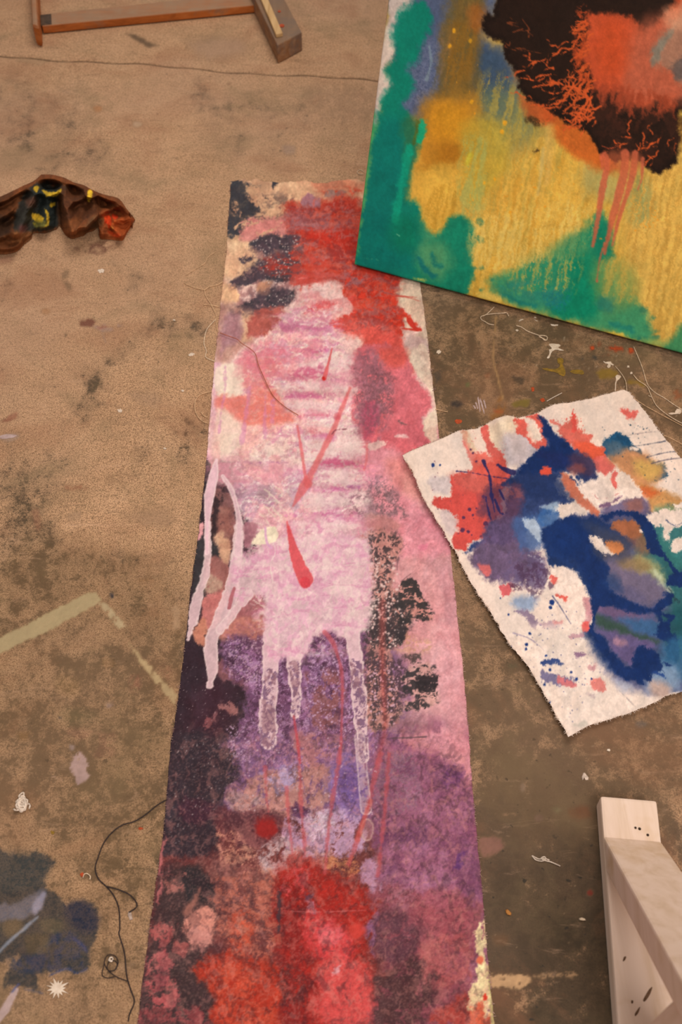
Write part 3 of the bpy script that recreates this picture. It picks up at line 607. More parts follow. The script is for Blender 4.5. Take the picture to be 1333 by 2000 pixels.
    p(A2(400,660, 560,640, 540,780, 430,800), (196,160,178), .7, soft=7, g=('m',.3,.5))
    p(A2(90,560, 420,590, 440,680, 330,660, 200,700, 80,660), (232,178,186), .8, soft=7)
    p(A2(200,680, 330,660, 400,720, 430,860, 330,900, 220,820), (196,156,176), .85, soft=5, warp=(6,4))
    p(A2(300,700, 420,690, 410,820, 330,840), (176,140,150), .7, soft=5, g=('m',.35,.5))
    # rose wash to the right
    p(A2(820,0, 1060,0, 1105,130, 1180,240, 1190,310, 1150,350, 1160,430, 1215,480, 1215,560, 1050,560, 980,620, 860,600, 860,440, 780,330, 790,180), (216,112,124), soft=5, warp=(6,3))
    p(A2(1100,0, 1180,0, 1222,460, 1160,440, 1150,360, 1200,300, 1180,230, 1110,130, 1060,20), (226,198,182), soft=2.5, warp=(3,2))
    p(A2(920,0, 1060,0, 1060,90, 950,90), (212,88,78), .8, soft=9)
    p(A2(880,460, 1010,500, 1050,560, 1040,680, 1150,800, 1283,1025, 900,1025, 880,800, 840,640), (222,146,160), soft=10, warp=(8,3))
    p(A2(830,10, 920,20, 960,110, 1000,190, 960,260, 980,400, 900,470, 800,420, 790,330, 830,250, 780,150), (162,106,122), .85, soft=11, warp=(8,6), g=('m',.22,.5))
    p(A2(800,100, 960,120, 1000,190, 980,330, 900,330, 800,270, 790,180), (128,84,92), .8, soft=6, warp=(6,6), g=('g',.5,.66))
    p(A2(860,270, 920,290, 900,420, 860,460, 840,380), (176,74,104), .6, soft=7)
    p(A2(1010,365, 1050,370, 1070,385, 1040,388), (110,88,90), .8, soft=1.5)
    p(A2(870,480, 940,460, 975,470, 970,490, 920,510, 880,510), (240,206,200), .9, soft=1.4, warp=(3,2))
    p(A2(1000,445, 1040,428, 1088,445, 1060,465), (238,206,204), .75, soft=1.6)
    # reddish patch beside the torn canvas: its soft shadow painted into the strip
    p(A2(960,560, 1060,560, 1140,700, 1130,760, 1000,690), (206,128,118), .55, soft=14)
    # grey crackle cloud
    for q, o in ((A2(880,650, 960,640, 1060,800, 1060,850, 960,840, 850,870, 740,770, 760,720), .8),):
        p(q, (150,116,126), o, soft=8, warp=(8,6), g=('m',.38,.58)); p(q, (104,84,90), .6, soft=6, warp=(8,6), g=('g',.56,.7))
    p(A2(850,830, 960,840, 1040,880, 1000,920, 880,900), (186,130,128), .8, soft=6)
    # red runs
    R = (224,104,108)
    l(A2(690,0, 670,80, 650,150), [2,3,4.5], R, .9); l(A2(648,150, 650,155), 3.5, (212,44,44))
    l(A2(780,200, 740,300, 700,400, 640,520, 590,620, 550,690, 495,790), [3,5,5,5,6,9,2], R, .72, soft=2.4)
    l(A2(715,340, 716,345), 7, (216,90,104), .6, soft=3)
    l(A2(515,390, 535,500, 555,640, 570,680), [2,3,4,8], R, .7, soft=1.5)
    l(A2(865,480, 862,560, 850,610), [3,3.5,2], (226,120,124), .6)
    l(A2(465,870, 480,950, 500,1025), [2,4,7], R, .85)
    l(A2(690,430, 710,410, 760,405), .9, (130,66,84), .9)
    p(A2(430,870, 480,840, 440,830, 390,800, 380,740, 400,850), (244,228,206), .8, soft=1.6, warp=(4,4), g=('f',.4,.55))
    for k in range(14):
        x, y = 310 + S.rng.random() * 120, 690 + S.rng.random() * 170
        l(A2(x, y, x + 25, y + 20, x + 20 + 30 * S.rng.random(), y + 45), .8, (240,222,206), .7, soft=.7)
    # ---- left edge darks and pouring drips  (K2/K3)
    p(A2(60,540, 80,600, 50,720, 40,830, 70,1025, 0,1025, 20,830, 40,640), (56,50,54), soft=2, warp=(4,3))
    p(A2(20,880, 45,880, 45,950, 15,960), (226,160,166), soft=2)
    p(A2(90,720, 125,680, 160,720, 200,770, 205,900, 190,1010, 120,1025, 75,1010, 70,850), (124,84,84), soft=2, warp=(4,3))
    p(A2(85,720, 125,680, 155,710, 130,780, 130,880, 100,1010, 70,980, 75,850), (58,44,48), soft=4, warp=(5,5), g=('m',.2,.4))
    p(A2(120,820, 170,810, 190,920, 130,950), (160,108,100), .8, soft=5, g=('m',.3,.5))
    p(A2(110,930, 150,920, 150,1020, 115,1020), (200,158,136), soft=3)
    p(A3(110,60, 180,60, 190,180, 130,330, 90,330, 70,260), (62,58,62), soft=3, warp=(4,4))
    p(A3(195,30, 250,60, 240,190, 210,190, 195,110), (206,158,132), soft=3, warp=(4,3))
    p(A3(160,120, 250,180, 230,270, 140,280, 130,200), (160,104,100), soft=4, warp=(4,3))
    p(A3(140,200, 200,230, 190,270, 130,270), (190,162,144), .8, soft=4, g=('m',.3,.5))
    p(A3(120,300, 240,270, 220,340, 170,440, 120,400), (196,122,120), soft=3, warp=(4,3))
    p(A3(80,440, 130,380, 150,450, 140,510, 90,500), (208,138,116), soft=4, warp=(5,3))
    p(A3(290,300, 395,290, 400,480, 240,480, 200,440), (168,106,112), soft=6, warp=(6,4))
    p(A3(230,400, 400,390, 400,470, 220,500), (196,128,116), .8, soft=5, g=('h',.3,.5))
    p(A3(210,480, 400,470, 400,560, 200,560), (118,80,104), .9, soft=8, g=('m',.2,.45))
    p(A3(200,580, 390,560, 400,680, 330,690, 200,650), (150,98,104), .9, soft=9, warp=(6,4))
    p(A3(40,520, 130,520, 140,700, 210,660, 300,690, 280,880, 230,1022, 0,1022, 10,850), (58,43,52), soft=7, warp=(7,5))
    p(A3(100,700, 240,700, 200,1022, 60,1022), (70,42,54), .7, soft=22)
    p(A3(200,770, 260,765, 270,795, 220,800), (166,112,112), .9, soft=2.5, warp=(4,3))
    p(A3(165,800, 195,795, 180,840, 160,840), (150,98,104), .8, soft=2); p(A3(140,845, 160,845, 155,870, 140,870), (160,96,100), .8, soft=1.5)
    # purple crackle field
    FLD = A3(230,480, 400,500, 600,470, 720,480, 860,600, 880,1022, 250,1022, 280,880, 330,700, 220,600)
    p(FLD, (110,72,104), .9, soft=9, warp=(8,6))
    p(FLD, (150,104,148), .9, soft=8, warp=(8,6), g=('m',.44,.62))
    p(FLD, (182,142,182), .85, soft=8, warp=(8,6), g=('f',.54,.68))
    p(FLD, (72,46,66), .75, soft=8, warp=(8,6), g=('f',.58,.72))
    p(A3(560,640, 740,640, 700,830, 600,860), (150,92,88), .7, soft=10, g=('m',.34,.55))
    p(A3(680,780, 740,780, 720,820), (90,56,76), .8, soft=5)
    dots(A3(220,480, 400,480, 370,700, 240,640), 260, .5, 2.0, (196,160,178), .8)
    dots(A3(600,480, 740,500, 780,900, 560,900), 320, .5, 2.2, (206,170,206), .75)
    dots(A3(0,540, 300,700, 260,1022, 0,1022), 170, .35, .9, (200,180,186), .7)
    dots(A3(230,860, 330,860, 330,1022, 240,1022), 110, .5, 1.8, (196,164,196), .8)
    # charcoal crackle column and scraped fans at right
    COLM = A3(830,40, 960,20, 990,90, 940,180, 960,280, 1030,330, 1010,480, 940,540, 960,640, 1000,780, 960,860, 850,870, 835,600, 840,330, 870,230)
    p(COLM, (196,140,132), .9, soft=7, warp=(6,5))
    pl(COLM, (74,62,66), .9, soft=8, warp=(7,6), g=('f',.44,.58))
    pl(A3(850,320, 1000,310, 1020,420, 990,500, 930,520, 850,480), (66,58,62), .9, soft=5, warp=(6,5), g=('f',.3,.46))
    pl(A3(840,560, 1000,590, 1010,740, 940,800, 850,780), (84,64,74), .9, soft=5, warp=(6,5), g=('f',.4,.55))
    FAN1 = A3(980,250, 1020,225, 1055,250, 1080,300, 1110,350, 1132,400, 1090,408, 1030,400, 1010,470, 985,500, 960,430, 960,330)
    p(FAN1, (206,146,136), .8, soft=4, warp=(4,4)); pl(FAN1, (60,56,58), .95, soft=2.2, warp=(5,5), g=('hf',.40,.52))
    l(A3(1000,250, 1040,235, 1070,290, 1095,330), [6,7,6,4], (60,56,58), .95, warp=(5,4), g=('hf',.15,.3))
    p(A3(1095,390, 1132,400, 1125,408, 1090,406), (56,52,54), soft=1.5); p(A3(960,320, 1000,315, 1010,340, 960,350), (60,56,58), soft=2, warp=(4,3))
    pl(A3(960,430, 1010,440, 1000,500, 970,490), (62,56,60), soft=3, warp=(5,4))
    FAN2 = A3(1040,600, 1135,590, 1142,700, 1155,760, 1100,790, 1060,800, 1000,790, 1040,740, 980,680)
    p(FAN2, (210,156,150), .8, soft=5, warp=(5,4)); pl(FAN2, (58,54,58), .92, soft=2.2, warp=(5,5), g=('hf',.42,.55))
    pl(A3(1060,650, 1110,640, 1142,660, 1140,695, 1100,710, 1060,690), (52,46,50), .95, soft=3, warp=(9,6), g=('hf',.08,.24))
    p(A3(990,560, 1070,545, 1060,575, 1020,580), (78,66,66), .9, soft=2.5, warp=(4,4), g=('hf',.3,.46))
    p(A3(980,440, 1110,500, 1090,540, 960,540), (196,150,120), .7, soft=5, g=('h',.36,.5))
    p(A3(960,830, 1090,810, 1100,900, 960,910), (170,124,134), .7, soft=6, g=('hf',.36,.5)); l(A3(940,915, 1040,912, 1095,908), 1.1, (92,72,80), .8)
    dots(A3(840,120, 960,120, 1000,420, 990,520, 850,520), 210, .7, 2.8, (236,206,204), .85)
    dots(A3(850,560, 980,600, 960,860, 850,850), 170, .6, 2.4, (226,180,200), .85)
    p(A3(960,470, 985,470, 985,505, 960,505), (196,176,180), .9, soft=2)
    p(A3(640,270, 860,270, 860,330, 660,330), (176,146,146), .6, soft=9, g=('f',.4,.56))
    p(A3(730,350, 850,330, 850,440, 760,440), (236,216,196), .8, soft=9)
    p(A3(1060,80, 1100,70, 1100,95, 1075,100), (216,120,150), .6, soft=2)
    l(A3(975,130, 970,160, 970,185), 1, (110,80,90), .8); l(A3(985,235, 1030,200, 1060,180), .9, (120,84,90), .7)
    p(A3(1150,200, 1220,260, 1280,900, 1190,1022, 1120,700, 1160,560), (218,156,166), .8, soft=16)
    # white pour with its fingers
    WP, RIM = (232,198,206), ((248,230,226), 1.3, .5)
    BODY = A3(270,100, 330,130, 420,60, 600,30, 830,60, 850,140, 860,280, 850,420, 740,470, 690,440, 600,470, 560,560, 480,570, 400,560, 395,330, 370,285, 330,290, 300,330, 260,280, 250,180)
    pl(A3(420,110, 520,100, 560,250, 420,260), (230,170,196), .6, soft=10, g=('m',.3,.6))
    pl(A3(660,30, 860,0, 830,80, 680,100), (206,170,178), .7, soft=9, g=('f',.4,.6))
    pl(A3(590,350, 640,350, 640,400, 590,395), (214,170,178), .8, soft=4)
    pl(A3(500,430, 640,410, 690,420, 620,460, 560,500, 500,480), (222,140,176), .55, soft=6, g=('m',.3,.55))
    FING = [(A3(152,-20, 148,120, 135,210, 105,300, 88,370, 75,430, 62,485), [5,6,7,9,12,9,4]),
            (A3(285,0, 275,100, 262,200, 235,320, 190,420, 160,500, 165,600, 150,685), [9,10,14,14,14,14,11,6]),
            (A3(330,290, 270,350, 240,400, 200,440), [9,9,10,10]),
            (A3(425,480, 420,640, 410,800, 408,930), [17,15,16,19]),
            (A3(525,520, 520,600, 530,700, 530,805), [17,14,10,10]),
            (A3(775,420, 790,600, 812,800, 822,1000), [16,15,14,12])]
    for q, w in FING: l(q, w, WP, .88, soft=1.3, warp=(4.5,.5), rim=RIM)
    pl(BODY, WP, .86, soft=5, warp=(6,3))
    pl(BODY, (230,176,202), .7, soft=9, warp=(8,3), g=('m',.42,.62)); pl(BODY, (214,140,178), .5, soft=9, warp=(8,3), g=('h',.54,.7)); pl(BODY, (250,232,226), .4, soft=9, warp=(8,3), g=('m',.5,.72))
    for q, w in FING[3:]:
        y1 = max(b for a, b in q); q2 = [(a, b) for a, b in q if b > q[0][1] + 20]
        l(q2, [x - 3 for x in w[-len(q2):]], (120,88,120), .85, soft=1.5, warp=(3,2), g=('f',.46,.58))
        l(q2, [x - 4 for x in w[-len(q2):]], (150,108,120), .6, soft=1.5, warp=(3,2), g=('m',.5,.65))
    l(A3(262,265, 248,310, 240,350), [3,4,3], (176,100,110), .9)
    l(A3(430,60, 440,110, 420,160, 430,240), 1, (240,226,220), .8)
    l(A2(140,640, 180,700, 205,770, 225,880, 218,1025), [3,5,5,7,9], (232,196,208), .85, rim=RIM); l(A2(110,560, 95,640, 75,740, 65,850, 62,1025), [3,9,10,6,5], (240,200,214), .95, rim=RIM)
    pl(A2(250,870, 310,880, 300,950, 255,1000, 245,930), (178,118,132), .8, soft=3)
    pl(A2(295,960, 340,905, 405,895, 405,970, 300,980), (246,232,208), soft=1.5, warp=(2,2)); l(A2(355,900, 362,970, 385,1000), 2.2, (222,170,206), .9)
    # long red drop
    l(A3(498,0, 515,80, 540,160, 572,225), [4,8,12,15], (222,88,96), .92, soft=1.2, warp=(2,1)); bl(*A3(570,240)[0], 11, 12, (216,72,84), op=.9, soft=1.5, warp=(2,1))
    l(A3(655,455, 690,500, 715,570, 730,650, 730,800, 722,1022), [5,5,3.5,3,2.5,3], (198,88,98), .65, soft=2.2)
    l(A3(905,320, 905,560, 912,760, 915,880, 880,1022), [5,6,6,5,3], (190,80,74), .42, soft=6)
    l(A3(520,820, 535,920, 548,1022), [2,2.4,2.6], (190,72,84), .7)
    # ---- lower end: K4 window
    p(A4(160,0, 400,0, 380,150, 330,270, 320,400, 130,420, 130,200), (57,46,54), soft=9, warp=(7,6))
    p(A4(190,240, 310,230, 300,300, 220,310), (74,40,56), .7, soft=10)
    dots(A4(180,0, 420,0, 400,160, 300,280, 160,420, 140,280), 190, .35, 1.2, (206,190,192), .7)
    p(A4(410,160, 470,120, 560,110, 720,100, 740,200, 640,290, 540,290, 420,260, 370,220), (190,136,128), .9, soft=8, warp=(7,5), g=('m',.12,.4))
    p(A4(500,110, 600,100, 610,170, 520,190), (168,148,190), .85, soft=6, warp=(6,5), g=('m',.28,.5))
    p(A4(380,0, 900,0, 860,120, 740,110, 560,100, 440,120, 390,60), (128,88,128), .9, soft=9, warp=(8,6)); p(A4(380,0, 900,0, 860,120, 740,110, 560,100, 440,120, 390,60), (178,132,166), .8, soft=9, warp=(8,6), g=('f',.52,.66))
    p(A4(600,0, 740,0, 720,110, 620,120), (176,118,116), .7, soft=9, g=('m',.3,.55))
    p(A4(740,90, 860,80, 850,280, 780,300, 740,250), (136,106,164), .9, soft=9, warp=(7,5)); p(A4(770,110, 830,130, 830,240, 780,250), (112,84,146), .7, soft=9)
    p(A4(590,290, 700,260, 840,300, 830,400, 600,440, 560,360), (196,160,196), .85, soft=8, warp=(8,6), g=('m',.22,.45))
    p(A4(640,280, 720,270, 730,330, 660,380), (214,190,206), .8, soft=5, g=('f',.3,.5))
    p(A4(590,250, 640,240, 640,270, 600,270), (84,50,84), .85, soft=4, warp=(4,4))
    p(A4(370,200, 480,220, 470,290, 380,300), (172,140,144), .8, soft=7, g=('f',.36,.52))
    p(A4(330,260, 540,270, 560,360, 480,400, 400,390, 330,330), (98,54,62), .9, soft=9, warp=(7,5))
    bl(*A4(505,335)[0], 20, 18, (160,38,36), op=.85, soft=11, warp=(9,5))
    p(A4(490,400, 600,380, 640,450, 560,500, 480,480), (200,176,184), .85, soft=6, warp=(6,5), g=('m',.3,.5))
    p(A4(320,330, 440,370, 480,470, 540,490, 540,560, 400,540, 300,490, 330,420), (204,140,120), .9, soft=7, warp=(7,6), g=('hf',.36,.54))
    p(A4(560,450, 640,400, 760,420, 720,480, 580,500), (206,150,146), .8, soft=6, g=('h',.36,.54))
    p(A4(720,440, 800,420, 830,480, 780,510, 720,490), (208,134,92), .8, soft=5, g=('hf',.36,.52))
    # left lower: darks with salmon patches
    p(A4(110,480, 300,480, 330,650, 300,800, 380,1037, 40,1037, 90,640), (64,50,52), .92, soft=11, warp=(7,5))
    p(A4(250,430, 540,520, 540,700, 360,700, 320,560), (122,74,72), .85, soft=9, g=('m',.25,.5)); p(A4(330,520, 540,540, 540,800, 360,800), (190,108,90), .8, soft=9, warp=(7,6), g=('hf',.42,.58))
    p(A4(215,650, 270,610, 310,630, 318,690, 290,760, 240,760, 215,710), (212,138,124), soft=5, warp=(6,4)); p(A4(225,690, 290,700, 280,770, 230,760), (190,130,126), .7, soft=7)
    p(A4(180,500, 250,485, 300,530, 310,590, 270,590, 250,550, 240,580, 215,580), (50,44,48), soft=3.5, warp=(5,4)); l(A4(262,545, 240,590, 215,630), [3,7,9], (200,128,112), .6, soft=6, warp=(5,4))
    p(A4(120,520, 200,490, 190,540, 140,560), (176,106,100), .75, soft=4, g=('hf',.4,.55))
    for q in (A4(110,545, 130,540, 118,590, 100,585), A4(120,560, 128,360, 118,370, 112,460)): p(q, (196,110,112), .8, soft=2.5, warp=(4,3))
    p(A4(85,690, 170,650, 150,740, 110,760), (176,88,88), .9, soft=4, warp=(5,4), g=('m',.3,.45)); p(A4(65,780, 150,780, 160,850, 70,860), (168,84,88), .9, soft=4, warp=(6,4), g=('m',.35,.5))
    p(A4(50,880, 160,870, 180,960, 60,990), (184,88,92), .9, soft=4, warp=(6,4), g=('m',.32,.46)); p(A4(40,990, 300,980, 320,1037, 30,1037), (150,70,74), .85, soft=6, g=('m',.34,.5))
    p(A4(160,740, 215,755, 205,785, 165,780), (176,92,90), .8, soft=3)
    # reds
    p(A4(560,500, 640,440, 720,480, 880,560, 870,800, 900,1037, 560,1037, 545,800, 550,600), (160,42,36), soft=26, warp=(18,6))
    p(A4(220,830, 340,780, 420,790, 540,830, 545,1037, 330,1037, 300,920), (178,54,38), .92, soft=10, warp=(8,6)); p(A4(320,830, 440,830, 520,930, 500,1037, 340,1037), (204,84,62), .75, soft=9, warp=(8,6), g=('m',.36,.56))
    p(A4(370,650, 450,640, 420,790, 370,780), (200,78,56), .7, soft=9, g=('m',.34,.54))
    p(A4(640,640, 740,650, 800,700, 800,800, 720,820, 660,760), (208,70,74), .85, soft=16, warp=(7,4)); p(A4(690,820, 860,830, 880,1037, 700,1037), (216,84,84), .85, soft=14, warp=(7,4))
    p(A4(580,500, 650,480, 640,560, 580,560), (214,84,88), .8, soft=7, g=('m',.26,.5)); bl(*A4(830,700)[0], 18, 16, (208,70,62), op=.8, soft=7)
    p(A4(690,690, 760,690, 760,750, 700,750), (230,110,120), .7, soft=8)
    p(A4(650,600, 680,600, 670,640, 655,640), (196,130,150), .8, soft=3); p(A4(745,840, 770,840, 765,870, 750,870), (222,170,180), .8, soft=3)
    p(A4(550,560, 660,560, 640,760, 690,1037, 560,1037, 545,800), (124,34,34), .75, soft=10, warp=(8,6), g=('m',.2,.5)); p(A4(545,820, 620,820, 640,960, 560,960), (90,44,44), .7, soft=7, g=('f',.42,.58))
    l(A4(548,560, 548,640, 545,700), 3, (66,52,60), .8, warp=(3,3)); p(A4(640,570, 670,565, 670,590, 645,595), (96,66,86), .8, soft=3)
    l(A4(560,628, 700,632, 860,625), 1, (214,120,120), .55)
    p(A4(540,640, 880,620, 870,650, 560,660), (140,40,38), .5, soft=7, g=('h',.4,.6))
    # right: purple to maroon
    RP = A4(890,60, 1000,20, 1180,90, 1240,200, 1275,520, 1270,680, 1160,700, 960,640, 900,500)
    p(RP, (154,96,126), .9, soft=16, warp=(8,4)); p(RP, (122,72,104), .75, soft=14, warp=(8,4), g=('l',.42,.66)); p(RP, (184,122,156), .6, soft=14, warp=(8,4), g=('l',.52,.7))
    p(A4(990,0, 1235,0, 1245,160, 1200,110, 1130,60, 1040,60), (224,152,166), .9, soft=9, warp=(6,4)); p(A4(1130,110, 1210,100, 1210,170, 1150,170), (112,66,112), .8, soft=9, warp=(5,4))
    p(A4(930,330, 1080,330, 1080,380, 940,380), (104,60,92), .7, soft=10); p(A4(880,100, 1030,70, 1030,250, 900,260), (140,110,130), .6, soft=7, g=('f',.4,.58))
    p(A4(1185,420, 1210,415, 1205,470, 1190,475), (106,62,120), .85, soft=3)
    p(A4(900,540, 1040,560, 1160,620, 1275,600, 1270,720, 1240,860, 1240,1037, 890,1037, 930,850, 890,750), (138,72,84), .92, soft=12, warp=(8,5)); p(A4(1040,560, 1220,560, 1240,720, 1100,760), (160,84,96), .8, soft=12)
    p(A4(900,620, 1010,640, 1050,760, 940,820, 890,740), (92,58,70), .8, soft=10, g=('m',.2,.5)); p(A4(920,840, 1100,800, 1120,960, 1060,1037, 900,1037), (74,50,52), .88, soft=10, warp=(7,5), g=('m',.16,.44))
    p(A4(1080,740, 1230,720, 1240,860, 1160,900, 1080,880), (172,90,92), .75, soft=10, g=('m',.2,.5)); p(A4(1150,960, 1240,940, 1260,1037, 1100,1037), (168,64,54), .8, soft=8)
    p(A4(830,480, 880,430, 910,540, 870,540), (196,150,184), .85, soft=6, warp=(4,3)); p(A4(870,640, 900,640, 890,780, 875,780), (140,92,130), .8, soft=4, warp=(3,3))
    p(A4(930,500, 1040,500, 1030,620, 950,620), (176,116,134), .6, soft=8, g=('hf',.4,.56))
    # cream selvedge bottom right
    p(A4(1275,690, 1290,670, 1330,1060, 1240,1060, 1235,930, 1260,860, 1270,760), (230,206,162), soft=2.5, warp=(4,2)); bl(*A4(1275,805)[0], 9, 9, (216,112,86), soft=2)
    bl(*A4(1292,938)[0], 4, 5, (206,60,44), soft=1); p(A4(1240,980, 1300,960, 1310,1060, 1230,1060), (216,92,66), .9, soft=4, warp=(5,3)); l(A4(1306,830, 1325,1040), [3,5], (196,190,120), .6, soft=3)
    # thin red runs from the pour
    for q, w in ((A4(495,110, 500,180, 508,270), 3), (A4(575,180, 580,280, 595,420), 3), (A4(612,0, 622,120, 628,280, 642,430), 3), (A4(772,0, 755,140, 730,300, 712,490), 3), (A4(915,60, 870,230, 840,340, 800,460), 5), (A4(945,60, 930,250, 905,500), 3)):
        l(q, w, (196,84,90), .55, soft=2.4, warp=(3,2))
    l(A4(838,0, 850,140, 862,260), [10,11,11], (200,168,180), .6, soft=1.5, g=('f',.3,.5), rim=RIM); bl(*A4(866,335)[0], 13, 22, (196,140,140), op=.35, soft=2, warp=(2,1), rim=((226,196,180),1.6,.5)); l(A4(880,230, 850,310, 830,370), [4,5,6], (196,84,76), .55, soft=2.5)
    dots(A4(400,0, 900,0, 900,300, 400,260), 240, .5, 1.6, (220,196,214), .7)
    # streaks and mottling of the washes
    MIDZ = [(570,580),(640,590),(680,700),(700,900),(720,1100),(740,1240),(520,1260),(470,1000),(440,800),(500,680)]
    p(MIDZ, (247,228,222), .75, soft=30, g=('h',.52,.64)); p(MIDZ, (214,134,170), .55, soft=30, g=('h',.58,.7)); p(MIDZ, (206,150,170), .45, soft=30, g=('hf',.58,.7))
    p([(440,700),(620,700),(620,1000),(420,1000)], (240,176,176), .5, soft=25, g=('l',.5,.62))
    LOW = [(330,1440),(900,1440),(950,1750),(960,2140),(250,2140),(290,1800)]
    S.bleed(12, 7, 2.2, .9, (.32 + .68 * sstep(1180, 1400, S.Y))[:, None])
    for k_, am_, ch in (('l',.16,(.5,1,1)), ('m',.14,(.6,1,.9)), ('f',.09,(.8,1,1)), ('l',.12,(1,.8,.6)), ('g',.10,(1,1,1)), ('hf',.08,(.6,1,1))): S.tint(k_, am_, ch)
    p(LOW, (52,38,44), .2, soft=60, g=('f',.66,.8)); p(LOW, (56,36,44), .35, soft=60, g=('m',.58,.75)); p(LOW, (220,160,150), .18, soft=60, g=('g',.62,.8)); p(LOW, (226,150,140), .25, soft=60, g=('m',.6,.78))
    REDZ = A1(490,190, 560,175, 700,150, 880,160, 880,520, 1040,540, 1080,600, 1060,700, 1100,800, 1000,860, 900,830, 760,850, 840,730, 780,640, 700,570, 560,560, 520,420, 490,300)
    p(REDZ, (140,62,64), .55, soft=8, warp=(8,5), g=('h',.52,.68)); p(REDZ, (176,118,122), .5, soft=8, warp=(8,5), g=('hf',.6,.74)); p(REDZ, (226,92,70), .5, soft=8, warp=(8,5), g=('h',.56,.72)); p(REDZ, (222,130,120), .35, soft=8, warp=(8,5), g=('f',.62,.76))
    p(A1(540,440, 700,470, 760,540, 640,590, 540,640, 500,560), (206,74,62), .7, soft=9, warp=(8,5), g=('h',.3,.56)); p(A1(640,520, 800,560, 740,620, 640,600), (216,100,94), .6, soft=8, g=('h',.35,.6))
    p(A2(105,95, 235,88, 235,235, 110,240), CREAM, .85, soft=3, warp=(3,2)); p(A2(110,245, 260,235, 300,180, 400,210, 480,330, 470,365, 360,385, 230,370, 110,300), (232,128,118), .62, soft=6, warp=(6,4)); p(A2(120,300, 230,380, 240,480, 130,520), (246,222,206), .7, soft=6)
    p(A2(250,60, 420,50, 430,110, 330,190, 240,190), (232,146,148), .6, soft=9, g=('m',.25,.55)); p(A2(360,70, 460,50, 500,120, 420,170), (226,120,124), .5, soft=10, g=('h',.3,.55))
    p(A2(800,60, 920,40, 1000,180, 980,330, 900,440, 820,400, 790,250), (130,88,100), .5, soft=14, warp=(8,6), g=('f',.46,.62))
    for q, c, o in ((A2(240,0, 560,0, 560,60, 430,140, 330,180, 240,160), (226,124,142), .55), (A1(300,890, 560,860, 700,910, 540,1000, 300,1010), (228,120,142), .55), (A1(440,800, 700,790, 760,850, 560,880), (206,110,150), .5), (A2(60,560, 460,570, 440,680, 200,700, 80,660), (230,150,172), .5), (A2(520,540, 880,560, 880,700, 560,820), (210,140,180), .32), (A2(440,80, 800,60, 860,180, 760,340, 460,330), (222,140,160), .35), (A2(480,840, 840,830, 820,1000, 480,1010), (214,130,176), .4), (A1(560,650, 780,640, 820,740, 600,790), (224,110,116), .45)):
        p(q, c, o, soft=16, warp=(10,5), g=('h',.28,.6))
    for q in (A1(300,400, 400,345, 545,350, 560,440, 440,470, 310,430), A1(190,595, 330,490, 440,455, 540,490, 520,570, 360,570, 205,615), A1(215,725, 380,625, 510,625, 525,680, 400,740, 230,760)): p(q, (92,72,82), .6, soft=7, warp=(8,6), g=('hf',.3,.5))
    p(A1(400,480, 560,440, 520,560, 380,560), (186,66,56), .6, soft=7, warp=(8,6), g=('h',.36,.6))
    for fn, a_, k_ in late: fn(*a_, **k_)
    S.tint('f', .03); S.tint('g', .06); S.c *= np.array([.985, .985, .96], np.float32)
    return S
STRIP_L = np.array([(449,348),(451,357),(443,487),(431,600),(417.5,727),(412,789),(402,914),(386,1055),(373,1150),(357,1297),(341,1415),(335,1445),(319,1629),(299,1764),(282,1888),(269,2000),(254,2125)])
STRIP_R = np.array([(801,348),(803,357),(816,487),(822,556),(831,620),(843,727),(851,789),(859,863),(868,950),(879,1060),(891,1178),(905,1300),(917,1440),(919,1480),(928,1591),(941,1721),(955,1888),(966,2000),(978,2125)])
